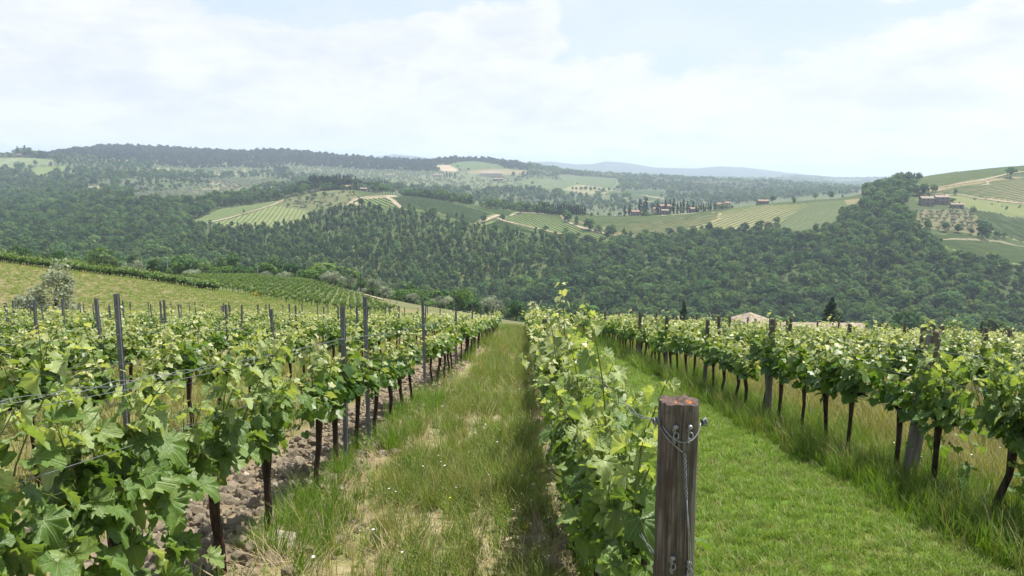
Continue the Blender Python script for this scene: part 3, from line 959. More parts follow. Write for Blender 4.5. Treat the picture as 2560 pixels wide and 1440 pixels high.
for dl in (8, 16, 26, 38, 52, 68):
    y2 = cand[:, 1] + dl
    x2 = cand[:, 0] * y2 / cand[:, 1]
    under = zf(x2, y2) / y2 < (cz + 5.5) / cand[:, 1]
    for f_ in FIELDS:
        if f_[0][:, 1].mean() < 1100:
            hide |= under & inside(f_[0], x2, y2)
for dl in (40, 80, 130, 190, 260):
    y2 = cand[:, 1] + dl
    x2 = cand[:, 0] * y2 / cand[:, 1]
    under = (zf(x2, y2) / y2 < (cz + 9) / cand[:, 1]) & (cand[:, 1] > 1000)
    for f_ in FIELDS:
        if f_[0][:, 1].mean() > 1100 and f_[2] != 'olive':
            hide |= under & inside(f_[0], x2, y2)
hide &= rngF.uniform(size=len(cand)) < .86
hide |= (cand[:, 0] / cand[:, 1] > .50) & (cand[:, 1] > 830)
cand, cop_in, oliveland, cz = cand[~hide], cop_in[~hide], oliveland[~hide], cz[~hide]
vis = seen(cand[:, 0], cand[:, 1], cz, 13.0) & (np.abs(cand[:, 0]) < .72 * cand[:, 1])
cand, cop_in, oliveland, cz = cand[vis], cop_in[vis], oliveland[vis], cz[vis]
far_big = np.interp(cand[:, 1], [250, 900, 1500, 3000], [.92, 1.0, 1.25, 1.7])
ht = np.where(cop_in, rngF.uniform(7.5, 12.0, len(cand)), np.clip(np.exp(rngF.normal(size=len(cand)) * .30) * 6.8, 3.2, 13.0)) * far_big
ht = np.where(oliveland, rngF.uniform(3.6, 5.4, len(cand)) * far_big, ht)
wd = np.where(cop_in, rngF.uniform(.85, 1.25, len(cand)), rngF.uniform(.85, 1.45, len(cand)))
pick = rngF.uniform(size=len(cand))
kindi = np.where(oliveland, 100, np.where(cop_in, np.where(pick < .55, 6 + (pick * 40).astype(int) % 4, 10 + (pick * 40).astype(int) % 4), np.where(rngF.uniform(size=len(cand)) < .16, 10 + (pick * 40).astype(int) % 4, (pick * 60).astype(int) % 6)))
olive_spots = ~oliveland & ~cop_in & (fbm(cand[:, 0] / 160, cand[:, 1] / 160, 3, 3) > .62) & (cand[:, 1] > 1150) & (pick > .3)
kindi = np.where(olive_spots, 100, kindi)
kindi = np.where(kindi == 100, 14 + (pick * 33).astype(int) % 3, kindi)
ht = np.where(olive_spots & (cand[:, 1] < 2350), ht * .62, ht)
kindi = np.where((((cand[:, 1] > 2350) & (cand[:, 0] / cand[:, 1] < .02)) | ((cand[:, 1] > 2050) & (cand[:, 0] / cand[:, 1] < -.09))) & ~oliveland, 17 + (pick * 60).astype(int) % 3, kindi)
SRC = [a_['full'] for k__ in ('broad', 'slender', 'young', 'olive', 'ridgewood') for a_ in A[k__]]
SRCP = [a_ for k__ in ('broad', 'slender', 'young', 'olive', 'ridgewood') for a_ in A[k__]]
# the largest trees of the wooded slope stand as single trees, the rest of the wood is one mass
px_h = ht / cand[:, 1] * F
front = (cand[:, 1] > 330) & (cand[:, 1] < 760) & (kindi < 14) & seen(cand[:, 0], cand[:, 1], cz, ht * .45)
order = np.nonzero(front)[0][np.argsort(-px_h[front])][:270]
single = np.zeros(len(cand), bool)
single[order] = True
for i in order:
    cop_tree = kindi[i] >= 6
    plant_tree("forest_tree", SRCP[kindi[i]], (cand[i, 0], cand[i, 1], cz[i] - .1), float(ht[i]),
               "slender young tree standing tall in the thin coppice across the valley" if cop_tree else "tall round-crowned tree rising from the dense dark wood across the valley",
               "tree", "slender trees in the coppice" if cop_tree else "round trees of the wooded slope", float(wd[i]))
rest = ~single
for nm, msk, lab in (("forest", rest & (cand[:, 1] < 1000) & (kindi < 14), "dense green wood covering the far slope of the valley"),
                     ("hill_forest", rest & (cand[:, 1] >= 1000) & ((kindi < 14) | (kindi > 16)), "hazy dark woods over the hills behind the ridge"),
                     ("olive_grove", rest & (kindi >= 14) & (kindi < 17), "grey-green olive groves dotted over the hills behind the ridge")):
    q = np.nonzero(msk)[0]
    scatter(nm, np.stack([cand[q, 0], cand[q, 1], cz[q] - .15], 1), spin(len(q), rngF, .03),
            np.stack([ht[q] * wd[q], ht[q] * wd[q], ht[q]], 1), kindi[q], SRC, lab, "forest")
# bright undergrowth and broom between the coppice trees
ug = jitter_grid(430, 760, 4.2, rngF)
ug = ug[inside(copw, ug[:, 0], ug[:, 1])]
for p_ in fields_xy:
    ug = ug[~inside(p_, ug[:, 0], ug[:, 1])]
ug = ug[rngF.uniform(size=len(ug)) < .6]
uz = zf(ug[:, 0], ug[:, 1])
uk = np.where((fbm(ug[:, 0] / 30, ug[:, 1] / 30, 8, 2) > .63) & (rngF.uniform(size=len(ug)) < .28), 3, rngF.integers(0, 3, len(ug)))
uh = rngF.uniform(1.2, 2.6, len(ug))
scatter("undergrowth", np.stack([ug[:, 0], ug[:, 1], uz], 1), spin(len(ug), rngF), uh, uk, [a_['full'] for a_ in A['bush']] + [A['broom'][0]['full']],
        "light green scrub with yellow broom under the coppice trees", "undergrowth")

# scrub dotted over the open slopes of the ridge and the hillside
sc_p = []
for fi_s, area in ((3, 34), (13, 60), (16, 150), (20, 110)):
    po = FIELDS[fi_s][0]
    lo_, hi_ = po.min(0), po.max(0)
    n_s = int((hi_[0] - lo_[0]) * (hi_[1] - lo_[1]) / area)
    q_s = rngF.uniform(lo_, hi_, (n_s, 2))
    q_s = q_s[inside(po, q_s[:, 0], q_s[:, 1])]
    for fj, fo in enumerate(FIELDS):
        if fj != fi_s and fo[2] == 'rows':
            q_s = q_s[~inside(fo[0], q_s[:, 0], q_s[:, 1])]
    sc_p.append(q_s[fbm(q_s[:, 0] / 25, q_s[:, 1] / 25, 83, 2) > .42])
sc_p = np.concatenate(sc_p)
sh_s = np.exp(rngF.normal(size=len(sc_p)) * .4) * 1.3
scatter("hillside_undergrowth", np.column_stack([sc_p, zf(*sc_p.T) - .1]), spin(len(sc_p), rngF), np.stack([sh_s * 1.4, sh_s * 1.4, sh_s], 1), rngF.choice(5, len(sc_p), p=(.28, .24, .2, .26, .02)),
        [a_['full'] for a_ in A['bush']] + [A['olive'][0]['full'], A['broom'][0]['full']], "low scrub and bushes dotted over the open slopes", "scrub")

# far wooded hills beyond the valley
fh = jitter_grid(3900, 5600, 42, rngF, .70)
fh = fh[fbm(fh[:, 0] / 420, fh[:, 1] / 420, 21, 3) > .47]
fz = zf(fh[:, 0], fh[:, 1])
v_ = seen(fh[:, 0], fh[:, 1], fz, 16)
fh, fz = fh[v_], fz[v_]
scatter("distant_forest", np.stack([fh[:, 0], fh[:, 1], fz - 1], 1), spin(len(fh), rngF), np.stack([rngF.uniform(26, 44, len(fh))] * 2 + [rngF.uniform(10, 17, len(fh))], 1),
        rngF.integers(0, 6, len(fh)), SRC[:6], "bluish woods on the distant low hills", "forest")

# ------------------------------------------------------------------ vine rows of the far fields
for fi, (poly, cc, kind, dr, sp_, tint) in enumerate(FIELDS):
    if kind != 'rows':
        continue
    a, b = np.array(hit(*dr[0])[:2]), np.array(hit(*dr[1])[:2])
    d = (b - a) / np.linalg.norm(b - a)
    nrm = np.array([-d[1], d[0]])
    s_, t_ = poly @ d, poly @ nrm
    mb = MB()
    step = 5.0 if poly[:, 1].mean() < 1200 else 9.0
    for tt in np.arange(t_.min() + sp_ / 2, t_.max(), sp_):
        ss = np.arange(s_.min(), s_.max(), step)
        P = ss[:, None] * d + tt * nrm
        ok = inside(poly, P[:, 0], P[:, 1])
        if ok.sum() < 2:
            continue
        z = zf(P[:, 0], P[:, 1])
        h = (.85 + .5 * vnoise(ss / 6, np.full_like(ss, tt), fi)) * (.72 if sp_ < 4 else .85)
        w = np.full(len(ss), .55 if sp_ < 4 else (.62 if poly[:, 1].mean() < 1200 else .9)) * (.8 + .4 * vnoise(ss / 5, np.full_like(ss, tt * 7), fi))
        lft, rgt = P - nrm * w[:, None], P + nrm * w[:, None]
        V = np.stack([np.column_stack([lft, z + .1]), np.column_stack([(P * .6 + lft * .4), z + h]), np.column_stack([(P * .6 + rgt * .4), z + h * .97]), np.column_stack([rgt, z + .1])], 1)
        q = []
        for i in np.nonzero(ok[:-1] & ok[1:])[0]:
            for e in range(3):
                q.append((i * 4 + e, i * 4 + e + 1, (i + 1) * 4 + e + 1, (i + 1) * 4 + e))
        if q:
            mb.add(V.reshape(-1, 3), quads=q, tint=np.clip(tint + .25 * (np.repeat(vnoise(ss / 4, np.full_like(ss, tt * 3), 5), 4) - .5), 0, 1))
    if mb.n:
        px = CX + F * poly[:, 0].mean() / poly[:, 1].mean() * cp
        place = "hazy back hills" if poly[:, 1].mean() > 1150 else ("open hillside above the stone farmhouse" if px > 2230 else ("ridge across the valley" if px > 1050 else "slope below the pine-shaded villa"))
        tag(link("distant_vines", mb.mesh("distant_vines", MAT['vine_far'])), "striped vine rows combed along the %s" % place, "vineyard", kind="stuff")

# pale earth tracks
for pts, w, lab in (
        ([(880, 516), (888, 500), (920, 493), (965, 490), (972, 496), (988, 508), (1004, 523)], 5, "pale earth track bending round the small vineyard below the villa"),
        ([(1183, 563), (1215, 551), (1238, 541), (1247, 538)], 5, "short pale track climbing between two green vine fields"),
        ([(1243, 546), (1262, 554), (1320, 567), (1411, 587), (1440, 594)], 4, "pale track along the lower edge of the ridge vineyard"),
        ([(1275, 541), (1296, 533), (1304, 530)], 4, "bright sandy track end on the ridge crest"),
        ([(1404, 539), (1412, 553), (1440, 566), (1480, 577), (1530, 588), (1575, 596)], 5, "sandy track dividing the two big ridge vineyards"),
        ([(1300, 533), (1400, 538), (1480, 540), (1560, 539), (1640, 541), (1690, 537), (1740, 533)], 5, "gravel road along the ridge to the villa"),
        ([(1500, 474), (1550, 478), (1600, 486), (1664, 500)], 7, "thin white farm road crossing the back fields"),
        ([(2299, 472), (2380, 465), (2440, 455), (2520, 436), (2560, 430)], 2.6, "track under the bright green hilltop vineyard"),
        ([(2310, 482), (2363, 488), (2440, 496), (2560, 510)], 3, "pale track running above the stone farmhouse"),
        ([(2440, 465), (2470, 462), (2468, 455), (2455, 452)], 3, "looping bare track on the open hillside"),
        ([(2345, 600), (2400, 600), (2500, 606), (2560, 618)], 4, "earth track across the low hillside field"),
        ([(517, 558), (600, 537), (685, 512), (712, 499)], 4, "track along the top of the striped field"),
        ([(790, 709), (850, 722), (900, 734), (960, 752)], 1.6, "reddish path between the young vineyard and the olive trees")):
    H_ = np.array([hit(*p) for p in pts])
    t = np.linspace(0, len(H_) - 1, (len(H_) - 1) * 14 + 1)
    X_ = np.interp(t, np.arange(len(H_)), H_[:, 0])
    Y_ = np.interp(t, np.arange(len(H_)), H_[:, 1])
    T_ = np.stack([np.gradient(X_), np.gradient(Y_)], 1)
    T_ /= np.linalg.norm(T_, axis=1)[:, None] + 1e-9
    N_ = np.stack([-T_[:, 1], T_[:, 0]], 1) * w / 2
    wv = 1 + .25 * (vnoise(t * 1.3, t * 0, 4) - .5)
    Lp, Rp = np.stack([X_, Y_], 1) + N_ * wv[:, None], np.stack([X_, Y_], 1) - N_ * wv[:, None]
    off = .25 if Y_.mean() < 400 else .5
    V = np.stack([np.column_stack([Lp, zf(*Lp.T) + off]), np.column_stack([np.stack([X_, Y_], 1), zf(X_, Y_) + off + .05]), np.column_stack([Rp, zf(*Rp.T) + off])], 1).reshape(-1, 3)
    q = [(i * 3 + e, i * 3 + e + 1, i * 3 + e + 4, i * 3 + e + 3) for i in range(len(t) - 1) for e in (0, 1)]
    tag(link("path", MB().add(V, quads=q).mesh("path", MAT['track'])), lab, "path", kind="structure")

# ------------------------------------------------------------------ buildings
ORD = ["first", "second", "third", "fourth", "fifth", "sixth", "seventh", "eighth", "ninth", "tenth", "eleventh", "twelfth", "thirteenth", "fourteenth",
       "fifteenth", "sixteenth", "seventeenth", "eighteenth", "nineteenth"]
for tens, w_ in ((20, "twenty"), (30, "thirty"), (40, "forty"), (50, "fifty"), (60, "sixty"), (70, "seventy")):
    ORD.append({"twenty": "twentieth", "thirty": "thirtieth", "forty": "fortieth", "fifty": "fiftieth", "sixty": "sixtieth", "seventy": "seventieth"}[w_])
    ORD += [w_ + "-" + o for o in ORD[:9]]


def house(loc, w, d, h, rz, label, roof='gable', wall='stonewall', rmat='roof', rise=None, wins=3, chimney=True, floors=2):
    """w along the front, d deep; front faces -y before turning"""
    r = tag(empty("farmhouse", loc, rz), label, "house")
    rise = rise or d * .22
    mb = MB().box((-w / 2, -d / 2, -2.5), (w / 2, d / 2, h))
    if roof == 'gable':
        for sx in (-1, 1):
            x = sx * w / 2
            mb.add([(x, -d / 2, h), (x, d / 2, h), (x, 0, h + rise)], tris=[(0, 1, 2)] if sx > 0 else [(1, 0, 2)])
    link("wall", mb.mesh("wall", MAT[wall]), r)
    e = .45
    rb = MB()
    if roof == 'gable':
        for sy in (-1, 1):
            sl = rise / (d / 2)
            y0, z0 = sy * (d / 2 + e), h - e * sl
            V = [(-w / 2 - e, y0, z0), (w / 2 + e, y0, z0), (w / 2 + e, 0, h + rise), (-w / 2 - e, 0, h + rise)]
            V += [(x, y, z + .22) for x, y, z in V]
            rb.add(V, quads=[(0, 1, 2, 3), (4, 5, 6, 7), (0, 1, 5, 4), (1, 2, 6, 5), (2, 3, 7, 6), (3, 0, 4, 7)])
    else:
        k = min(w, d) * .5 - .02
        a, b = w / 2 + e, d / 2 + e
        V = [(-a, -b, h - .05), (a, -b, h - .05), (a, b, h - .05), (-a, b, h - .05), (-max(w / 2 - k, .05), 0, h + rise), (max(w / 2 - k, .05), 0, h + rise)]
        rb.add(V, quads=[(0, 1, 5, 4), (2, 3, 4, 5), (3, 2, 1, 0)], tris=[(1, 2, 5), (3, 0, 4)])
    ro = link("roof", rb.mesh("roof", MAT[rmat]), r)
    if chimney:
        cb = MB().box((w * .2 - .4, -.2, h + rise * .4), (w * .2 + .4, .6, h + rise + 1.1)).box((w * .2 - .55, -.35, h + rise + 1.1), (w * .2 + .55, .75, h + rise + 1.25))
        link("chimney", cb.mesh("chimney", MAT[wall]), ro)
    fh_ = h / floors
    win = MB().box((-.55, -.05, 0), (.55, .06, 1.35)).mesh("window", MAT['glass'])
    for fl in range(floors):
        for i in range(wins):
            x = (i + .5) / wins * w - w / 2
            if fl == 0 and i == wins // 2:
                link("door", MB().box((-.6, -.06, 0), (.6, .05, 2.1)).mesh("door", MAT['trunk']), r, (x, -d / 2, 0))
                continue
            wo = link("window", win, r, (x, -d / 2, fl * fh_ + fh_ * .35))
            link("sill", MB().box((-.7, -.14, -.12), (.7, .02, -.002)).mesh("sill", MAT['stone']), wo)
    return r


def base(px, py, ymin=58.0):
    return hit(px, py, ymin)


# the villa on the ridge and its outbuildings
RZ = .12
Yv = 850
for px, dy, w, d, h, rz, roof, wall, rm, lab, wn in (
        (1587, 0, 8, 7, 5.0, .1, 'gable', 'stonewall', 'roof', "low rose-stone villa building beside the big dark hedge", 2),
        (1639, 8, 7, 6, 6.5, .1, 'gable', 'plaster', 'roof', "cream villa wing with sunlit wall between slender cypresses", 2),
        (1661, 10, 11, 8, 9.0, .05, 'gable', 'stonewall', 'roof', "tall villa house with orange tiled roof among cypresses", 3),
        (1661, -2, 7, 5, 4.6, .0, 'gable', 'stonewall', 'oldroof', "small gabled stone annex in front of the tall villa", 2),
        (1733, 4, 9, 7, 4.0, .2, 'gable', 'stonewall', 'roof', "low stone shed behind the garden trees of the ridge", 2),
        (1797, 25, 7, 6, 6.0, .15, 'gable', 'plaster', 'roof', "yellow plastered cottage half hidden by a dark tree", 2),
        (1815, 22, 6, 6, 6.5, .25, 'gable', 'plaster', 'roof', "small yellow gabled cottage at the end of the ridge garden", 2),
        (1904, 28, 12, 7, 3.6, .1, 'gable', 'stonewall', 'roof', "long low brick farmhouse beside a round tree on the crest", 3)):
    house(at(px, Yv + dy), w, d, h, rz, lab, roof, wall, rm, wins=wn, floors=1 if h < 5 else 2)
for px, py, Y, w, d, h, rz, wall, rm, lab, wn in (
        (871, 478, 958, 10, 7, 4.5, -.1, 'stonewall', 'roof', "purplish stone farmhouse under the umbrella pines", 3),
        (912, 475, 965, 8, 5, 3.2, -.1, 'stonewall', 'oldroof', "low grey farm shed beside the umbrella pines", 2),
        (936, 466, 1000, 8, 6, 6, .2, 'plaster', 'roof', "pale house with red roof above the dark round trees", 2),
        (968, 455, 1480, 16, 8, 5, .1, 'plaster', 'roof', "pale hamlet house between two clumps of cypresses", 3),
        (978, 428, 2000, 22, 9, 7, .0, 'plaster', 'roof', "small pale house far up the wooded hillside", 3),
        (1095, 441, 2050, 24, 9, 6, .1, 'plaster', 'roof', "farmhouse with pale walls below the tan bare field", 3),
        (1245, 456, 2020, 26, 10, 7, .0, 'stonewall', 'roof', "rose-coloured farm among the back hill groves", 3),
        (320, 406, 2000, 22, 10, 7, .2, 'plaster', 'roof', "cream house with red roof beside dark firs on the back hill", 3),
        (377, 436, 1640, 9, 8, 8, .1, 'plaster', 'roof', "narrow pale house half buried in woodland", 2),
        (495, 478, 1230, 6, 5, 4, .1, 'stonewall', 'roof', "tiny rust-roofed hut next to a lone conifer", 1),
        (80, 388, 1800, 13, 9, 11, .1, 'stonewall', 'roof', "tall rose-stone hilltop manor ringed by old trees", 3),
        (64, 391, 1790, 14, 9, 6, -.1, 'stonewall', 'oldroof', "lower wing of the hilltop manor on its downhill side", 3),
        (140, 407, 1700, 9, 5, 3, .1, 'plaster', 'oldroof', "little cream barn at the end of the tan hill field", 1),
        (1655, 440, 2850, 30, 10, 7, .1, 'plaster', 'roof', "hazy pale house on the wooded knoll behind the ridge", 3)):
    x, y, z = at(px, Y)
    house((x, y, z), w, d, h, rz, lab, 'gable', wall, rm, wins=wn, floors=1 if h < 5 else 2)
# winery shed with pale front on the back hill
x, y, z = at(1228, 2150)
house((x, y, z + 1), 62, 22, 8, 0, "broad pale winery hall with low gabled front on the back hill", 'hip', 'plaster', 'oldroof', 5, 8, False, 1)
# stone farmhouse on the hillside
for px, Y, w, d, h, rz, lab, wn in ((2312, 716, 11, 8, 6.2, -.15, "stone farmhouse block nearer the olive trees with brown roof", 3),
                                    (2348, 724, 12, 8, 6.0, -.1, "long stone farmhouse block behind a single cypress", 3),
                                    (2388, 705, 10, 5, 3.0, -.2, "low stone outbuilding below the hillside farmhouse", 2)):
    house(at(px, Y), w, d, h, rz, lab, 'gable', 'stonewall', 'oldroof', wins=wn, floors=2 if h > 5 else 1)
# roofs just below the vines
for px, Y, topy, w, d, rz, roof, lab in ((1876, 150, 778, 5.2, 5.6, .5, 'hip', "square house with weathered hipped tile roof just below the vineyard"),
                                         (2010, 118, 806, 17, 7, -.06, 'gable', "long house whose flat brown tile roof shows above the vines")):
    u_, t_ = (float(v) for v in ray(px, topy))
    zt = t_ * Y
    gz = float(zf(u_ * Y, Y)[0])
    rise = 1.35
    hh = max(2.6, zt - rise - gz - .25)
    house((u_ * Y, Y, zt - rise - hh - .2), w, d, hh, rz, lab, roof, 'stonewall', 'oldroof', rise, 2, False, 1)


def small_car(loc, rz, label):
    r = tag(empty("parked_car", loc, rz), label, "car", "cars parked by the villa")
    b = MB()
    prof = [(-2.05, .35), (2.05, .35), (2.1, .75), (1.2, .92), (.55, 1.42), (-1.2, 1.45), (-1.95, .95), (-2.1, .8)]
    n = len(prof)
    V = [(x, -.85, z) for x, z in prof] + [(x, .85, z) for x, z in prof]
    b.add(V, quads=[(i, (i + 1) % n, n + (i + 1) % n, n + i) for i in range(n)])
    b.add([(0, -.85, .8), (0, .85, .8)] + V, tris=[(0, 2 + (i + 1) % n, 2 + i) for i in range(n)] + [(1, 2 + n + i, 2 + n + (i + 1) % n) for i in range(n)])
    link("body", b.mesh("body", MAT['white']), r)
    for sy in (-1, 1):
        link("side_window", MB().box((-1.1, -.01, .98), (.55, .01, 1.34)).mesh("side_window", MAT['glass']), r, (0, sy * .855, 0))
        for x in (-1.3, 1.3):
            link("wheel", MB().tube([(x, sy * .72, .33), (x, sy * .9, .33)], .33, 12).mesh("wheel", MAT['tyre']), r)
    return r


for px, dy, lab in ((1493, -3, "small white car parked alone on the ridge road"), (1541, -2, "white car parked on the gravel nearest the villa"),
                    (1551, -3, "white van-like car beside the villa entrance")):
    x, y, z = at(px, 850 + dy)
    small_car((x, y, z + .9), .1, lab)

# ------------------------------------------------------------------ single trees of the ridge, farms and skyline


def tree_row(name, kind, pxs, tops, Yf, group, what, cat, wide=1.0, jitter=6, sink=.3):
    """trees told apart on the ridge; px, height in pixels, forward distance"""
    for i, (px, hp) in enumerate(zip(pxs, tops)):
        Y = Yf(i) if callable(Yf) else Yf
        Y += float(RNG.uniform(-jitter, jitter))
        x, y, z = at(px, Y)
        as_ = A[kind][i % len(A[kind])]
        if hp > 120:                                    # given as the height of the tip in the view
            hp = max(6.0, (float(ray(px, hp)[1]) * Y - z + sink) * F / Y)
        n = len(pxs)
        lab = what % (ORD[i]) if '%s' in what else what
        plant_tree(name, as_, (x, y, z - sink), hp * Y / F, lab, cat, group, wide * float(RNG.uniform(.9, 1.12)))


def zx(v):
    return [1300 + a / 3.6 for a in v]


tree_row("cypress", "cypress", zx([150, 175, 200, 222, 245, 262, 280, 300, 318, 336, 355, 372, 395, 418, 436, 455, 472, 490, 508, 525, 545, 562, 582]),
         [511, 508, 506, 507, 510, 508, 511, 509, 512, 510, 511, 509, 504, 510, 512, 513, 512, 514, 513, 514, 514, 513, 515], 862, "cypress windbreak on the ridge", "%s cypress along the ridge windbreak before the villa", "cypress", 1.5)
tree_row("cypress", "cypress", zx([940, 982, 1075, 1110, 1132, 1190, 1235, 1305, 1345, 1378, 1412, 1440, 1466, 1502, 1555, 1580, 1605, 1625, 1645, 1668, 1690, 1712, 1742]),
         [514, 511, 498, 505, 495, 509, 505, 501, 499, 497, 509, 505, 500, 503, 503, 511, 509, 507, 509, 511, 507, 505, 507],
         lambda i: 846 + (i % 3) * 7, "cypresses round the ridge villa", "%s cypress counted along the villa grounds", "cypress", 1.6)
tree_row("hedge_tree", "bush", zx([1095, 1130, 1165, 1215, 1260]), [14, 15, 14, 9, 8], 838, "clipped dark trees before the villa", "%s low dark tree clipped in front of the villa", "tree", 1.3, 2)
tree_row("garden_tree", "broad", zx([1600, 1650, 1700, 1760, 1810, 1850, 1900, 700, 800, 900, 640]), [14, 13, 14, 15, 16, 12, 10, 12, 13, 14, 12], 848, "round trees along the ridge crest", "%s round tree of the ridge garden", "tree", 1.1)
tree_row("crest_tree", "broad", [1928, 1912, 2035, 2072, 2102, 1980], [19, 15, 17, 20, 9, 12], 878, "lone trees on the crest", "%s lone round tree standing on the sloping field crest", "tree", 1.1)
tree_row("hill_tree", "broad", [2190, 2215, 2228, 2245, 2238, 2260, 2278, 2205, 2225, 2250, 2285, 2300, 2200, 2180], [24, 26, 30, 22, 34, 30, 18, 27, 28, 27, 23, 20, 20, 21],
         lambda i: 770 + (i * 17) % 90, "big trees capping the wooded spur", "%s big dark tree capping the wooded spur", "tree", 1.15)
tree_row("conifer", "conifer", [2262, 2276], [24, 18], 900, "pointed trees on the spur", "%s pointed conifer at the very tip of the spur", "tree", 1.3)
tree_row("hillside_tree", "broad", [2516, 2460, 2445, 2478, 2500, 2560, 2405, 2376], [28, 40, 16, 14, 15, 12, 12, 12], lambda i: [850, 610, 655, 640, 636, 860, 640, 690][i],
         "lone trees on the open hillside", "%s lone round tree dotted on the open hillside", "tree", 1.25)
plant_tree("cypress", A['cypress'][1], at(2331, 712), 24 * 712 / F, "single cypress between the two farmhouse blocks", "cypress", None, 1.2)
# olive trees below the farmhouse
ol = [(2290 + 17 * c + 8 * (r % 2) + float(RNG.normal() * 3), 534 + 10 * r + float(RNG.normal() * 1.5)) for r in range(5) for c in range(9 + r % 2)]
oi_ = 0
in_row = {}
polyo = [(2286, 526), (2420, 522), (2456, 572), (2440, 590), (2300, 572)]
for oq, (a_, b_) in enumerate(ol):
    row_ = next(r for r in range(5) if oq < sum(9 + q % 2 for q in range(r + 1)))
    if inside(polyo, np.array([a_]), np.array([b_]))[0]:
        col_ = in_row[row_] = in_row.get(row_, -1) + 1
        x, y, z = hit(a_, b_)
        plant_tree("olive_tree", A['olive'][oi_ % 3], (x, y, z - .1), float(RNG.uniform(3.6, 5.0)), "grey olive, %s tree in the %s row of the grove below the stone farmhouse" % (ORD[col_], ORD[row_]), "olive tree", "olive grove below the farmhouse", 1.1)
        oi_ += 1
# pine and cypress grove round the upper villa
Z2 = lambda v: [740 + a / 8.533 for a in v]
tree_row("cypress", "cypress", Z2([330, 375, 405, 445, 480, 520, 555, 590, 630, 665, 705, 740, 765, 800, 840, 870, 905, 975, 1035, 1065, 1100, 1138, 1190, 1300]),
         [439, 441, 438, 439, 442, 442, 442, 438, 441, 441, 439, 442, 442, 443, 439, 441, 438, 436, 441, 440, 440, 437, 442, 441], 1010, "cypress belt behind the umbrella pines", "%s cypress in the dark belt beside the umbrella pines", "cypress", 1.5)
tree_row("cypress", "cypress", Z2([700, 735, 840, 912, 948, 760, 790, 820, 1380, 1420, 2025, 2140]), [14, 14, 13, 16, 11, 12, 12, 11, 21, 22, 22, 14], lambda i: 962 if i < 8 else 985,
         "slender cypresses on the villa slope", "%s thin cypress on the slope of the pine-shaded villa", "cypress", .75)
tree_row("umbrella_pine", "umbrella", Z2([900, 990, 1080, 1170, 1260, 1340, 170, 250, 1560, 1640]), [447, 445, 444, 445, 446, 449, 453, 452, 454, 454], 1000, "umbrella pines at the upper villa", "%s flat-topped umbrella pine at the upper villa", "pine", 1.2)
tree_row("villa_tree", "broad", Z2([1030, 1185, 1660, 1690, 1800, 1860, 1930, 1990, 2070, 1760, 330, 210, 640, 1750, 420, 250]), [19, 18, 19, 18, 25, 26, 22, 24, 20, 30, 15, 11, 16, 12, 16, 14],
         lambda i: [930, 935, 955, 960, 965, 968, 960, 975, 985, 985, 950, 955, 905, 950, 900, 890][i], "round trees by the upper villa", "%s round tree on the upper villa grounds", "tree", 1.15)
tree_row("cypress", "cypress", [945, 952, 958, 964, 970, 976, 990, 996, 1002, 1008], [20, 22, 23, 24, 22, 18, 20, 22, 18, 17], 1470, "cypress clumps by the hamlet house", "%s tall cypress in the clumps by the hamlet house", "cypress", 1.8)
tree_row("cypress", "cypress", [1118, 1126, 1139, 1112, 1270, 1290], [16, 15, 16, 10, 10, 12], 2040, "cypresses by the far farms", "%s cypress beside the far hillside farms", "cypress", 1.8, 20)
tree_row("cypress", "cypress", [250, 262, 272, 283, 292, 303, 312, 222, 334, 284, 363, 434], [12, 15, 18, 26, 18, 22, 14, 13, 15, 16, 12, 20], lambda i: 1900 if i < 9 else 1500, "dark firs by the cream house", "%s dark pointed tree near the cream back-hill house", "tree", 2.0, 20)
tree_row("manor_tree", "broad", [34, 46, 58, 88, 102, 118, 128, 70, 110, 155, 13], [14, 12, 22, 26, 19, 20, 18, 24, 20, 14, 14], 1800, "old trees around the hilltop manor", "%s old tree around the hilltop manor", "tree", 1.25, 14)
tree_row("cypress", "cypress", [60, 78], [27, 30], 1795, "cypresses at the hilltop manor", "%s cypress standing over the hilltop manor roof", "cypress", 1.6)
tree_row("skyline_tree", "cypress", [1130 + 6.5 * i for i in range(18)], [int(RNG.integers(5, 9)) for i in range(18)], 2690, "tiny trees along the back-hill top", "%s tiny cypress along the top of the pale back hill", "cypress", 2.2, 10)
tree_row("skyline_tree", "cypress", [1370, 1382, 1398, 1434, 1440, 1450, 1456, 1465, 1470, 1480, 1486, 1492, 1498, 1512, 1520, 1526, 1534, 1541, 1562, 1630, 1638, 1650], [12, 11, 8, 11, 9, 8, 8, 8, 9, 10, 9, 9, 8, 9, 8, 9, 8, 8, 9, 10, 12, 9],
         2780, "tiny trees on the blue skyline", "%s tiny cypress on the hazy skyline above the back fields", "cypress", 2.0, 20)
tree_row("field_tree", "broad", [1668, 1440, 1452, 1464, 1475, 1486, 1497, 1430], [14, 9, 10, 11, 11, 11, 9, 8], 1830, "dark trees between the back fields", "%s dark tree between the hazy back fields", "tree", 1.3, 14)
tree_row("conifer", "conifer", [1540, 1551, 1560, 1570, 1577, 1583, 1600, 1612, 1625], [20, 22, 18, 20, 22, 18, 14, 16, 16], 1050, "pointed trees behind the villa", "%s pointed tree rising behind the villa wood", "tree", 1.2)

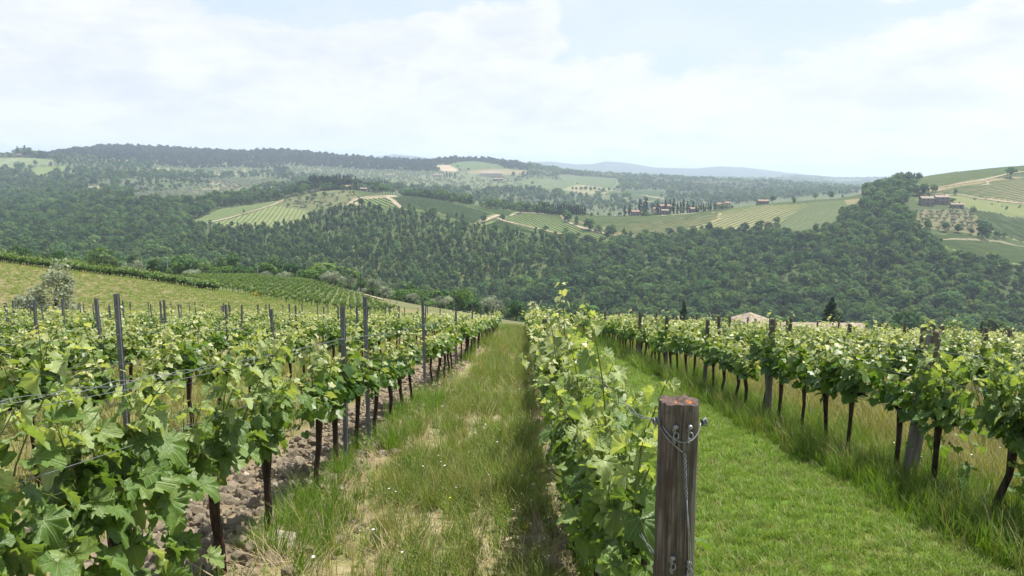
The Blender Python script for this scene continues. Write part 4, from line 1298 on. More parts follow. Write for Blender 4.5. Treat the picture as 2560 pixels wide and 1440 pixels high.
# ------------------------------------------------------------------ middle distance: bushes, olives, poles below the near hill
MID = [  # px, base py, height px, width/height, kind, Y, label
    (150, 652, 30, 1.6, 'darkfine', 190, "broad dark tree at the far end of the hedge line"),
    (60, 640, 24, 1.7, 'darkfine', 185, "dark low tree just over the brow above the lone olive"),
    (236, 668, 38, 1.25, 'darkfine', 185, "near-black bushy tree behind the bright vine hedge"),
    (196, 662, 28, 1.3, 'bushfine', 188, "mid-green shrub against the dark bushy tree"),
    (286, 676, 30, 1.3, 'darkfine', 195, "dull brownish bush beside the silvery round olive"),
    (336, 686, 42, 1.15, 'olivefine', 180, "large silvery round olive behind the bright vine hedge"),
    (391, 696, 52, .95, 'darkfine', 178, "dark upright tree beside the silvery round olive"),
    (424, 696, 26, .8, 'darkfine', 172, "small dark bush at the corner of the young vineyard"),
    (478, 692, 22, 2.2, 'olivefine', 195, "low spreading grey olive at the vineyard top"),
    (524, 692, 26, 1.2, 'bushfine', 210, "small green shrub between grey olive and bright bush"),
    (564, 692, 36, 1.5, 'bushfine', 212, "bright green rounded bush by the tall thin pole"),
    (612, 694, 28, 1.5, 'bushfine', 220, "green thicket behind the thin pole"),
    (665, 696, 20, 1.4, 'olivefine', 208, "pale olive bush just past the thin pole"),
    (708, 700, 24, 1.4, 'olivefine', 210, "second pale olive bush along the vineyard top"),
    (776, 712, 54, 1.45, 'bushfine', 216, "large bright leafy tree above the reddish path"),
    (826, 722, 52, 1.1, 'olivefine', 212, "tall grey olive next to the bright leafy tree"),
    (868, 728, 44, 1.05, 'olivefine', 210, "grey olive at the bend of the reddish path"),
    (902, 736, 46, .7, 'darkfine', 208, "dark narrow bush between the grey olives"),
    (932, 742, 48, .95, 'olivefine', 206, "grey-green olive beyond the dark narrow bush"),
    (962, 748, 34, 1.1, 'olivefine', 204, "low grey olive at the end of the olive row"),
    (1014, 760, 46, 1.6, 'bushfine', 204, "wide bright green bush below the olive row"),
    (1034, 762, 32, 1.1, 'olivefine', 196, "small round grey olive in front of the wide bush"),
    (1108, 772, 36, 1.6, 'olivefine', 196, "grey olive in the thicket below the path end"),
    (1156, 762, 52, 1.4, 'bushfine', 214, "bright bush behind the far end of the grassy path"),
    (1226, 775, 38, 1.6, 'olivefine', 200, "pale olive above the far end of the grassy path"),
    (1180, 784, 36, 1.5, 'darkfine', 190, "dark thicket tree at the far end of the vine rows"),
    (1070, 780, 30, 1.6, 'bushfine', 190, "green shrub low in the thicket"),
    (1290, 792, 44, 1.4, 'darkfine', 185, "dark tree closing the end of the grassy path"),
    (1350, 796, 40, 1.4, 'bushfine', 190, "leafy green bush just over the brow of the vine rows"),
    (900, 772, 22, 1.8, 'olivefine', 120, "low grey bush on the brow of the young vineyard"),
    (1709, 806, 54, .66, 'coniferfine', 150, "dark conifer poking up beside the tile-roofed house"),
    (2078, 812, 68, 1.2, 'coniferfine', 140, "near-black spiky conifer above the long tile roof"),
    (2452, 836, 36, .4, 'coniferfine', 130, "thin dark cypress top peeping over the vines"),
    (1580, 812, 40, 1.6, 'bushfine', 200, "sunlit bush between the vines and the valley wood"),
    (1650, 812, 36, 1.6, 'bushfine', 210, "pale green bush beside the dark conifer"),
    (1480, 806, 44, 1.5, 'darkfine', 205, "dark bush behind the tallest vine shoots"),
    (2240, 830, 34, 1.8, 'bushfine', 170, "green bush over the brow past the spiky conifer"),
    (2380, 836, 34, 1.8, 'darkfine', 170, "dark bush over the brow near the thin cypress"),
]
for px, pb, hp, wr, kind, Y, lab in MID:
    u_, t_ = (float(v) for v in ray(px, pb))
    x, y = u_ * Y, Y
    z = float(zf(x, y)[0])
    top = float(ray(px, pb - hp)[1]) * Y
    h = max(top - z, .6 * hp * Y / F)
    fin = A[kind]
    scale_w = hp * Y / F * wr / {'darkfine': .8, 'bushfine': .9, 'olivefine': .95, 'coniferfine': .44}[kind]
    nm = {'darkfine': "thicket_tree", 'bushfine': "leafy_bush", 'olivefine': "olive_tree", 'coniferfine': "conifer"}[kind]
    plant_tree(nm, fin[int(px) % len(fin)], (x, y, z - .1), h, lab, {"thicket_tree": "tree", "leafy_bush": "bush", "olive_tree": "olive tree", "conifer": "conifer"}[nm], None, scale_w / h)
# thicket filling the brow between those trees and the valley wood
tk = jitter_grid(232, 310, 6.0, rngF)
tk = tk[(tk[:, 0] > -.62 * tk[:, 1]) & (rngF.uniform(size=len(tk)) < .8)]
tz = zf(tk[:, 0], tk[:, 1])
tzk = rngF.integers(0, 7, len(tk))
th = rngF.uniform(2.2, 4.6, len(tk))
scatter("thicket_undergrowth", np.column_stack([tk, tz - .2]), spin(len(tk), rngF), np.stack([th * 1.2, th * 1.2, th], 1), tzk,
        [a_['full'] for a_ in A['bushfine']] + [a_['full'] for a_ in A['olivefine'][:1]] + [a_['full'] for a_ in A['darkfine']], "mixed green thicket on the brow above the valley", "thicket")
# lone olive on the grass field
x, y, z = at(100, 60)
r_ = plant_tree("olive_tree", A['olivenear'][0], (x, y, z - .15), 4.5, "lone silvery olive tree standing in the dry grass field", "olive tree", None, 1.25, 0.0)
x, y, z = hit(645, 740)
plant_tree("broom_bush", A['broom'][1], (x, y, z - .1), .85, "small bright yellow broom bush on the dry grass field", "bush", None, 2.2)
plant_tree("broom_bush", A['broom'][0], hit(2472, 640), 2.6, "yellow broom bush on the low hillside field edge", "bush", None, 2.0)
for px, pt, pb, Y, dark, lab in ((418, 650, 678, 185, 0, "thin pale utility pole behind the dark upright tree"), (643, 662, 694, 205, 0, "thin pale utility pole above the young vineyard"),
                                 (901, 684, 745, 205, 1, "dark wooden pole among the grey olives"), (1088, 716, 775, 198, 1, "dark wooden pole in the thicket below the olives"),
                                 (761, 664, 712, 214, 1, "thin dark pole beside the large bright leafy tree")):
    u_, t1 = (float(v) for v in ray(px, pt))
    zt = t1 * Y
    zg = float(zf(u_ * Y, Y)[0])
    mb = MB().tube([(0, 0, -.3), (0, 0, zt - zg)], [.13, .09], 8)
    ro = tag(empty("utility_pole", (u_ * Y, Y, zg)), lab, "pole")
    link("shaft", mb.mesh("shaft", MAT['trunk' if dark else 'pole']), ro)
    link("crossarm", MB().box((-.5, -.05, zt - zg - .5), (.5, .05, zt - zg - .4)).mesh("crossarm", MAT['trunk' if dark else 'pole']), ro)
# fence posts beside the reddish path
fp = [(720 + 17 * i, 703 + 3.6 * i) for i in range(17)]
fpm = MB().tube([(0, 0, -.2), (0, 0, 1.5)], [.06, .05], 6).mesh("fence_post", MAT['oldwood'])
for i, p in enumerate(fp):
    x, y, z = hit(*p)
    tag(link("fence_post", fpm, None, (x, y, z), (float(RNG.normal() * .03), float(RNG.normal() * .03), 0)), "%s thin fence post along the reddish path edge" % ORD[i], "post", "fence posts by the path")

# ------------------------------------------------------------------ vine leaves
def leaf_template(detail, seed=0, fold=.22, droop=.28):
    rng = np.random.default_rng(500 + seed)
    half = [(.05, -.03), (.16, -.24), (.36, -.30), (.52, -.14), (.47, .04), (.66, .12), (.74, .34), (.50, .42), (.45, .58), (.32, .66), (.20, .86)]
    if detail == 1:
        half = [(.14, -.24), (.48, -.18), (.50, .05), (.72, .30), (.45, .48), (.26, .80)]
    if detail == 2:
        half = [(.45, -.18), (.66, .30), (.30, .72)]
    if detail == 0:                                    # toothed edge
        h2 = []
        for i, p in enumerate(half):
            h2.append(p)
            if i < len(half) - 1:
                q = half[i + 1]
                mx, my = (p[0] + q[0]) / 2, (p[1] + q[1]) / 2
                k = .94 if i % 2 else 1.05
                h2.append((mx * k, (my - .2) * k + .2))
        half = h2
    right = np.array(half) * (1 + .06 * rng.normal(size=(len(half), 1)))
    left = np.array(half) * (1 + .06 * rng.normal(size=(len(half), 1))) * [-1, 1]
    out = np.concatenate([right, [(0, 1.0)], left[::-1]])
    x, y = out[:, 0], out[:, 1]
    z = fold * np.abs(x) - droop * np.clip(y, 0, 2) ** 2 - .35 * droop * np.abs(x) ** 2 + (.075 * rng.normal(size=len(x)) if detail < 2 else 0)
    V = np.column_stack([out, z])
    if detail == 0:                                    # an inner ring lets the blade curve
        inner = V * [.52, .52, .30] + [0, .02, 0]
        V = np.concatenate([[(0, 0, 0)], inner, V])
        n = len(out)
        tr = [(0, 1 + i, 1 + (i + 1) % n) for i in range(n - 1)]
        qd = [(1 + i, 1 + n + i, 1 + n + i + 1, 2 + i) for i in range(n - 1)]
        tr += [t for a, b, c, d in qd for t in ((a, b, c), (a, c, d))]
        tr.append((0, 1 + n - 1, 1))
        return V, np.array(tr)
    V = np.concatenate([[(0, 0, 0)], V])
    n = len(out)
    return V, np.array([(0, 1 + i, 1 + i + 1) for i in range(n - 1)])


LT1 = leaf_template(1, 1)
LT2 = leaf_template(2, 2)


def near_leaf_material():
    m, k = material("grape_leaf")
    tc = k.n('ShaderNodeTexCoord')
    s_ = k.n('ShaderNodeSeparateXYZ')
    k.l(tc.outputs['Object'], s_.inputs[0])
    x, y, _z = s_.outputs
    ang = k.math('ABSOLUTE', k.math('ARCTAN2', x, k.math('ADD', y, .02)))
    rad = k.math('SQRT', k.math('ADD', k.math('MULTIPLY', x, x), k.math('MULTIPLY', y, y)))
    vein = None
    for a0, wd_ in ((0.0, .018), (.95, .014), (1.75, .012)):
        dd = k.math('MULTIPLY', k.math('ABSOLUTE', k.math('SUBTRACT', ang, a0)), rad)
        v = k.smooth(dd, wd_ * .4, wd_ * 1.6, 1.0, 0.0)
        vein = v if vein is None else k.math('MAXIMUM', vein, v)
    side = k.n('ShaderNodeTexWave', wave_type='BANDS')
    side.inputs['Scale'].default_value = 2.6
    side.inputs['Distortion'].default_value = 1.2
    k.l(tc.outputs['Object'], side.inputs[0])
    vein = k.math('MAXIMUM', vein, k.math('MULTIPLY', k.smooth(side.outputs['Fac'], .9, 1.0), .35))
    oi = k.n('ShaderNodeObjectInfo').outputs['Random']
    t = k.math('ADD', attr(k, "tint").outputs['Fac'], k.math('MULTIPLY', k.math('SUBTRACT', oi, .5), .34), clamp=True)
    ramp = k.n('ShaderNodeValToRGB')
    k.l(t, ramp.inputs[0])
    cr = ramp.color_ramp
    cr.elements[0].position, cr.elements[0].color = 0.0, (.036, .092, .020, 1)
    cr.elements[1].position, cr.elements[1].color = 1.0, (.40, .46, .21, 1)
    e = cr.elements.new(.5)
    e.color = (.115, .195, .034, 1)
    nz = k.noise(tc.outputs['Object'], 3.0, 5, .6)
    col = k.mix(k.math('MULTIPLY', k.smooth(nz, .35, .7), .35), ramp.outputs[0], (.11, .19, .05))
    col = k.mix(k.math('MULTIPLY', vein, .55), col, (.26, .33, .13))
    back = k.mix(.45, col, (.24, .32, .17))
    geo = k.n('ShaderNodeNewGeometry')
    col2 = k.mix(geo.outputs['Backfacing'], col, back)
    p = k.n('ShaderNodeBsdfPrincipled')
    k.l(col2, p.inputs['Base Color'])
    k.l(k.math('ADD', .42, k.math('MULTIPLY', geo.outputs['Backfacing'], .3)), p.inputs['Roughness'])
    p.inputs['Specular IOR Level'].default_value = .35
    b = k.n('ShaderNodeBump')
    b.inputs['Strength'].default_value = .45
    b.inputs['Distance'].default_value = .04
    k.l(k.math('SUBTRACT', k.math('MULTIPLY', nz, .5), k.math('MULTIPLY', vein, .35)), b.inputs['Height'])
    k.l(b.outputs[0], p.inputs['Normal'])
    tb = k.n('ShaderNodeBsdfTranslucent')
    k.l(k.mix(1.0, col, (1.5, 1.45, .5), 'MULTIPLY'), tb.inputs[0])
    mx = k.n('ShaderNodeMixShader')
    mx.inputs[0].default_value = .38
    k.l(p.outputs[0], mx.inputs[1])
    k.l(tb.outputs[0], mx.inputs[2])
    finish(k, mx.outputs[0])
    return m


MAT['grape_leaf'] = near_leaf_material()
NEAR_LEAF = []          # shared leaf meshes: four grown shapes, two half-grown, two young pale ones
for i, (fo, dr, ti) in enumerate([(.22, .34, .30), (.36, .45, .42), (.05, .55, .36), (.45, .20, .50), (.48, .38, .64), (.34, .6, .72), (.8, .4, .95), (.95, .25, 1.0)]):
    v, t = leaf_template(0, 20 + i, fo, dr)
    NEAR_LEAF.append(MB().add(v, tris=t, tint=ti).mesh("leaf", MAT['grape_leaf'], smooth=True))


def grow_vine(seed, big=1.0, lush=1.0, tall=.2, nshoot=11, reach=1.0, low=0):
    """one trained vine, row along y: trunk and arms, shoots, and the frame, place and age of every leaf"""
    rng = np.random.default_rng(seed)
    tr, sh = MB(), MB()
    hh = rng.uniform(.60, .69)
    lean = rng.normal(size=2) * [.035, .06]
    P = [(0, 0, -.12), (lean[0] * .3 + rng.normal() * .012, lean[1] * .3, hh * .3), (lean[0] * .8 + rng.normal() * .015, lean[1] * .7, hh * .65), (lean[0], lean[1], hh), (lean[0] * 1.1, lean[1] * 1.2, hh + .07)]
    tr.tube(P, np.array([.034, .027, .026, .036, .028]) * rng.uniform(.75, 1.15), 8, jit=.13, rng=rng)
    head = np.array([lean[0], lean[1], hh + .03])
    ext = {}
    for sy in (-1, 1):
        L = rng.uniform(.28, .42)
        ext[sy] = L
        tr.tube([head, head + [rng.normal() * .02, sy * L * .5, .06], head + [rng.normal() * .03, sy * L, .08]], [.022, .015, .010], 6, jit=.1, rng=rng)
    M, T, AGE = [], [], []

    def leaf(p, out, size, age, drp):
        t = out * np.array([1, 1, .3]) + np.array([0, 0, -drp]) + rng.normal(size=3) * .35
        n = np.array([0, 0, 1.0]) + out * rng.uniform(.1, .8) + rng.normal(size=3) * .38
        t /= np.linalg.norm(t)
        n -= t * n.dot(t)
        n /= np.linalg.norm(n) + 1e-9
        xx = np.cross(t, n)
        M.append(np.stack([xx, t, n], 1) * size)
        T.append(p)
        AGE.append(age)

    for i in range(nshoot):
        yb = (i + .5) / nshoot * 2 - 1
        sy = 1 if yb > 0 else -1
        b = head + np.array([rng.normal() * .03, abs(yb) * sy * ext[sy] * 1.05, .05 + rng.normal() * .02])
        L = (rng.uniform(.24, .64) + (rng.uniform(.18, .38) if rng.uniform() < tall else 0)) * reach
        d = np.array([rng.normal() * .17, rng.normal() * .20, 1.0])
        d /= np.linalg.norm(d)
        curl = np.array([rng.normal() * .22, rng.normal() * .18, -.06])
        ns = 6
        s_ = np.linspace(0, 1, ns)
        C = b + L * (s_[:, None] * d + (s_ ** 2)[:, None] * curl)
        sh.tube(C, np.linspace(.0055, .0018, ns), 4, cap=False)
        nl = max(6, int(L / .060 * lush))
        az = rng.uniform(0, 6.28)
        for q in range(nl):
            f = (q + rng.uniform(.2, .8)) / nl
            p = np.array([np.interp(f, s_, C[:, e]) for e in range(3)])
            az += math.pi + rng.normal() * .5
            out = np.array([math.cos(az), math.sin(az) * .8, 0])
            size = big * (.108 * (1 - f) ** .6 + .034) * rng.uniform(.75, 1.2)
            age = np.clip(.22 + .70 * f ** 1.3 + rng.normal() * .09, 0, 1)
            if f > .86:
                age = min(1, age + .15)
            pet = size * rng.uniform(.5, .95)
            base_ = p + (out * .9 + np.array([0, 0, .35 * rng.uniform(.2, 1)])) * pet
            sh.tube([p, base_], [.0016, .0011], 3, cap=False)
            leaf(base_, out, size, age, rng.uniform(.15, .95) * (1 if f < .8 else .6))
            if f > .9:
                for _ in range(2):
                    leaf(p + rng.normal(size=3) * .02, rng.normal(size=3) * [1, 1, 0], size * .55, 1.0, rng.uniform(-.6, .5))
    for _ in range(int(26 * lush)):                     # low leaves hiding the head
        a = rng.uniform(0, 6.28)
        p = head + np.array([math.cos(a) * rng.uniform(.06, .2), rng.uniform(-.45, .45), rng.uniform(.0, .32)])
        leaf(p, np.array([math.cos(a), math.sin(a) * .6, 0]), big * rng.uniform(.075, .125), np.clip(rng.normal() * .1 + .17, 0, 1), rng.uniform(.4, 1.2))
    for _ in range(low):                                # side shoots hanging towards the path
        a = rng.uniform(-1.2, 1.2)
        p = head + np.array([rng.uniform(-.15, .30), rng.uniform(-.5, .5), rng.uniform(-.55, .15)])
        leaf(p, np.array([math.cos(a), math.sin(a) * .8, 0]), big * rng.uniform(.07, .125), np.clip(rng.normal() * .12 + .25, 0, 1), rng.uniform(.3, 1.1))
    return dict(trunk=tr, shoots=sh, M=np.array(M), T=np.array(T), age=np.array(AGE), head=head)


def foliage_mesh(pl, lod):
    mb = MB()
    M, T, ag = pl['M'], pl['T'], pl['age']
    if lod == 2:
        k = np.arange(len(M)) % 3 != 0
        M, T, ag = M[k] * 1.25, T[k], ag[k]
    tv, tf = LT1 if lod == 1 else LT2
    mb.stamp(tv, tf, M, T, ag)
    return mb.mesh("leaves", MAT['vine_leaf'], smooth=(lod == 1))


VINE = []
for i in range(13):
    pl = grow_vine(900 + i, .80 + .05 * (i % 3), 1.10, .24, 9 + i % 3)
    VINE.append(dict(trunk=pl['trunk'].mesh("trunk", MAT['bark'], True), shoots=pl['shoots'].mesh("shoots", MAT['shoot']),
                     l1=foliage_mesh(pl, 1), l2=foliage_mesh(pl, 2)))
for v_ in VINE:                                     # trunk and leaves together, for the vines that are one mass
    pass


def vine_full(i, aged=1.0):
    pl = grow_vine(900 + i, 1.05, .9, .15, 11, .9)
    mb = MB()
    M, T, ag = pl['M'], pl['T'], pl['age']
    k = np.arange(len(M)) % 2 == 0
    mb.stamp(*LT2, M[k] * 1.35, T[k], ag[k] * aged, mat=0)
    mb.tube([(0, 0, -.1), (0, 0, .3), (0, 0, .7)], [.035, .03, .03], 5, mat=1)
    return mb.mesh("vine_mass", [MAT['vine_leaf'], MAT['bark']])


VFULL = [vine_full(i) for i in range(6)]
VGREEN = [vine_full(i, .6) for i in range(6)]

ROWS = []      # (x, first y, last y, spacing, name, side)
for k in range(16):
    nm = "first row on the metal-post side" if k == 0 else ORD[k] + " row on the metal-post side"
    ROWS.append((-1.88 - 2.3 * k, 2.45 if k == 0 else max(2.3, (1.88 + 2.3 * k) / .70 - .6), 55.5 + 1.2 * math.sin(k * 1.7), 1.02 if k < 2 else .95, nm, 'L', k))
ROWS.append((.40, 3.15, 57.0, .86, "row behind the wired end post", 'R', 0))
for k in range(13):
    X = 3.62 + 2.5 * k
    ROWS.append((X, max(5.0, X / .70 - .4), 54.0 - .5 * k, .80, "row beside the mown strip" if k == 0 else ORD[k] + " row beyond the mown strip", 'R', k + 1))

plants = []
rngV = np.random.default_rng(5)
for ri, (X, y0, y1, sp_, nm, side, k) in enumerate(ROWS):
    n = 0
    ys = np.arange(y0, y1, sp_)
    for y in ys:
        yy = y + rngV.normal() * .06
        if side == 'L' and y > 7 and rngV.uniform() < .04:
            continue
        x = X + U0 * yy + rngV.normal() * .03
        plants.append([x, yy, ri, n])
        n += 1
PV = np.array(plants)
PZ = zf(PV[:, 0], PV[:, 1])
# rows nearest to us are the largest; rows hidden behind others still show their tops
key = PV[:, 1] + .10 * np.abs(PV[:, 0])
order = np.argsort(key)
n_single = 300
close_set, single_set = [], []
for i in order:
    x, y, ri, n = PV[i]
    row = ROWS[int(ri)]
    if (row[5] == 'L' and row[6] == 0 and y < 6.4) or (row[5] == 'R' and row[6] == 0 and y < 6.0) or (row[5] == 'R' and row[6] == 1 and y < 7.2):
        close_set.append(i)
close_ids = set(close_set)
single_ids = [i for i in order[:n_single]]
RZV = -math.atan(U0)


def vine_label(row, n, y):
    return "leafy grapevine, %s from the near end of the %s" % (ORD[int(n)], row[4])


for i in single_ids:
    x, y, ri, n = PV[i]
    row = ROWS[int(ri)]
    flip = math.pi if rngV.uniform() < .5 else 0.0
    ro = empty("grapevine", (x, y, PZ[i]), RZV + flip + float(rngV.normal() * .06))
    tag(ro, vine_label(row, n, y), "grapevine", row[4] + " vines")
    if i in close_ids:
        bigL = (1.2 if y < 4.3 else 1.0) if (row[5] == 'L') else .9
        ro.rotation_euler = (0, 0, RZV)
        tall = {('L', 0): .16, ('R', 0): .22, ('R', 1): .12}[(row[5], row[6])]
        pl = grow_vine(3000 + int(i), bigL, 1.0 if row[5] == 'L' else 1.05, tall, (10 if y < 4.2 else 8) if row[5] == 'L' else 12, {('L', 0): .95, ('R', 0): 1.12, ('R', 1): 1.05}[(row[5], row[6])], 50 if (row[5] == 'L' and y < 4.5) else (45 if (row[5] == 'R' and row[6] == 0) else (22 if row[6] == 1 else 0)))
        link("trunk", pl['trunk'].mesh("trunk", MAT['bark'], True), ro)
        link("shoots", pl['shoots'].mesh("shoots", MAT['shoot'], True), ro)
        for Mx, Tx, ag in zip(pl['M'][:290], pl['T'][:290], pl['age'][:290]):
            kk = int(rngV.integers(0, 4)) if ag < .48 else (4 + int(rngV.integers(0, 2)) if ag < .78 else 6 + int(rngV.integers(0, 2)))
            lo = bpy.data.objects.new("leaf", NEAR_LEAF[kk])
            m4 = Matrix(Mx.tolist()).to_4x4()
            m4.translation = Vector(Tx)
            lo.parent = ro
            lo.matrix_basis = m4
            COL.objects.link(lo)
        if len(pl['M']) > 290:
            mb = MB()
            mb.stamp(*leaf_template(0, 21), pl['M'][290:], pl['T'][290:], pl['age'][290:])
            link("leaves", mb.mesh("leaves", MAT['vine_leaf'], True), ro)["kind"] = "stuff"
    else:
        a_ = VINE[int(rngV.integers(0, len(VINE)))]
        s_ = float(rngV.uniform(.9, 1.12))
        s_ *= 1.12 if (row[5] == 'R' and row[6] == 0) else 1.0
        ro.scale = (1.05, 1.0, s_)
        link("trunk", a_['trunk'], ro)
        if y < 14:
            link("shoots", a_['shoots'], ro)
        link("leaves", a_['l1' if y < 17 else 'l2'], ro)["kind"] = "stuff"
sing = set(single_ids)
ri_ = np.array([i for i in range(len(PV)) if i not in sing])
sc_ = rngV.uniform(.9, 1.12, len(ri_))
scatter("vine_rows", np.column_stack([PV[ri_, 0], PV[ri_, 1], PZ[ri_]]), np.stack([np.zeros(len(ri_)), np.zeros(len(ri_)), RZV + np.where(rngV.uniform(size=len(ri_)) < .5, 0, math.pi)], 1),
        np.stack([sc_ * 1.05, np.full(len(ri_), 1.05), sc_], 1), rngV.integers(0, 6, len(ri_)), VFULL, "farther rows of leafy grapevines running down the slope", "vineyard")

# young vineyard and the bright vine hedge of the middle distance
d_ = np.array(hit(900, 745)[:2]) - np.array(hit(560, 700)[:2])
d_ /= np.linalg.norm(d_)
n_ = np.array([-d_[1], d_[0]])
pts_ = []
for tt in np.arange((MIDV @ n_).min(), (MIDV @ n_).max(), 2.2):
    for ss in np.arange((MIDV @ d_).min(), (MIDV @ d_).max(), 1.25):
        pts_.append(ss * d_ + tt * n_ + rngV.normal(size=2) * .12)
pts_ = np.array(pts_)
pts_ = pts_[inside(MIDV, pts_[:, 0], pts_[:, 1])]
pts_ = pts_[seen(pts_[:, 0], pts_[:, 1], zf(pts_[:, 0], pts_[:, 1]), 2)]
s2 = rngV.uniform(.75, 1.0, len(pts_))
scatter("young_vines", np.column_stack([pts_, zf(*pts_.T)]), np.stack([np.zeros(len(pts_)), np.zeros(len(pts_)), math.atan2(d_[1], d_[0]) - 1.5708 + rngV.normal(size=len(pts_)) * .1], 1),
        s2, rngV.integers(0, 6, len(pts_)), VGREEN, "young green vineyard on the brow below the dry grass field", "vineyard")
hp_ = []
for off in (0, 2.4, 4.8):
    A0, B0 = np.array(at(-120, 116 + off)[:2]), np.array(at(535, 114 + off)[:2])
    L_ = np.linalg.norm(B0 - A0)
    for s in np.arange(0, L_, .5):
        hp_.append(A0 + (B0 - A0) * s / L_ + rngV.normal(size=2) * .1)
hp_ = np.array(hp_)
sv = rngV.uniform(1.35, 1.75, len(hp_))
scatter("vine_hedge", np.column_stack([hp_, zf(*hp_.T) - .55]), spin(len(hp_), rngV), np.stack([sv * 1.15, sv * 1.15, sv], 1), rngV.integers(0, 6, len(hp_)), VGREEN,
        "bright green vine rows along the top of the dry grass field", "vineyard")

# ------------------------------------------------------------------ posts
def steel_post(h=1.62):
    """open channel of folded steel with a row of hook slots"""
    mb = MB()
    w, d, t = .052, .038, .004
    for lo, hi in (((-w / 2, -t, -.3), (w / 2, 0, h)), ((-w / 2, 0, -.3), (-w / 2 + t, d, h)), ((w / 2 - t, 0, -.3), (w / 2, d, h)),
                   ((-w / 2 - .008, d - t, -.3), (-w / 2, d, h - .002)), ((w / 2, d - t, -.3), (w / 2 + .008, d, h - .002))):
        mb.box(lo, hi)
    return mb


sp_mesh = steel_post().mesh("channel", MAT['galv'])
slot_mesh = MB().tube([(0, -.0062, 0), (0, -.0042, 0)], .0085, 8).mesh("slot", MAT['hole'])


def metal_post(x, y, label, h=1.0, lean=(0, 0), slots=True):
    z = float(zf(x, y)[0])
    r = tag(empty("trellis_post", (x, y, z)), label, "post", "steel trellis posts")
    r.rotation_euler = (lean[0], lean[1], RZV)
    r.scale = (.78, .85, h)
    link("channel", sp_mesh, r)
    if slots:
        for q in range(7):
            link("slot", slot_mesh, r, (0, 0, .72 + q * .13))
    return r


def wood_post_mesh(seed, rad, h, split=True, ns=28, nz=26):
    rng = np.random.default_rng(seed)
    ang = np.arange(ns) / ns * 2 * math.pi
    zz = np.concatenate([np.linspace(-.3, h - .03, nz), [h - .008, h]])
    V = []
    groove = 1 - .10 * np.exp(-((ang - 4.9) / .09) ** 2) - .06 * np.exp(-((ang - 4.1) / .07) ** 2) - .05 * np.exp(-((ang - 5.6) / .06) ** 2) if split else np.ones(ns)
    rb = 1 + .05 * np.convolve(np.pad(rng.normal(size=ns), 2, mode='wrap'), np.ones(5) / 2.2, 'valid')
    rb = 1 + (rb - rb.mean())
    for q, z in enumerate(zz):
        taper = 1 + .05 * (1 - z / h)
        wob = 1 + .012 * rng.normal(size=ns)
        edge = .985 if q == len(zz) - 1 else 1.0
        rr = rad * rb * groove * taper * wob * edge
        V.append(np.column_stack([np.cos(ang) * rr, np.sin(ang) * rr, np.full(ns, z) + (rng.normal(size=ns) * .0045 - .004 * (rng.uniform(size=ns) > .75) if q >= len(zz) - 2 else 0)]))
    n = len(zz)
    q = [(i * ns + j, i * ns + (j + 1) % ns, (i + 1) * ns + (j + 1) % ns, (i + 1) * ns + j) for i in range(n - 1) for j in range(ns)]
    mb = MB()
    mb.add(np.concatenate(V), quads=q, tint=.3)
    # weathered end grain: rings with a crack
    rings = [1, .78, .55, .3]
    W = []
    for r_i in rings:
        rr = rad * rb * groove ** (2.5 if r_i < 1 else 1) * r_i * .985
        W.append(np.column_stack([np.cos(ang) * rr, np.sin(ang) * rr, np.full(ns, h) + rng.normal(size=ns) * .003 - .012 * np.exp(-((ang - 4.9) / .12) ** 2) - .010 * np.exp(-((ang - 1.9) / .12) ** 2)]))
    W[0][:, 2] = V[-1][:, 2]
    W.append(np.array([(0, 0, h - .006)]))
    q = [(i * ns + j, i * ns + (j + 1) % ns, (i + 1) * ns + (j + 1) % ns, (i + 1) * ns + j) for i in range(3) for j in range(ns)]
    tr = [(3 * ns + j, 3 * ns + (j + 1) % ns, 4 * ns) for j in range(ns)]
    mb2 = MB().add(np.concatenate(W), tris=tr, quads=q, tint=.3)
    return mb, mb2


def end_grain_material():
    m, k = material("post_end_grain")
    tc = k.n('ShaderNodeTexCoord').outputs['Object']
    nz = k.noise(tc, 60, 8, .7)
    col = k.mix(k.smooth(nz, .3, .7), (.028, .018, .014), (.15, .10, .08))
    nl = k.noise(tc, 24, 4, .6)
    vd = k.n('ShaderNodeVectorMath', operation='DISTANCE')
    k.l(tc, vd.inputs[0])
    vd.inputs[1].default_value = (.033, -.012, 1.398)
    lich = k.smooth(k.math('ADD', vd.outputs['Value'], k.math('MULTIPLY', k.math('SUBTRACT', nl, .5), .07)), .008, .016, 1.0, 0.0)
    vd2 = k.n('ShaderNodeVectorMath', operation='DISTANCE')
    k.l(tc, vd2.inputs[0])
    vd2.inputs[1].default_value = (-.022, -.018, 1.398)
    l2_ = k.smooth(k.math('ADD', vd2.outputs['Value'], k.math('MULTIPLY', k.math('SUBTRACT', nl, .5), .05)), .001, .006, 1.0, 0.0)
    col = k.mix(k.math('MAXIMUM', lich, l2_), col, (.42, .15, .02))
    p = k.n('ShaderNodeBsdfPrincipled')
    k.l(col, p.inputs['Base Color'])
    p.inputs['Roughness'].default_value = .95
    b = k.n('ShaderNodeBump')
    b.inputs['Strength'].default_value = 1.0
    b.inputs['Distance'].default_value = .01
    k.l(nz, b.inputs['Height'])
    k.l(b.outputs[0], p.inputs['Normal'])
    finish(k, p.outputs[0])
    return m


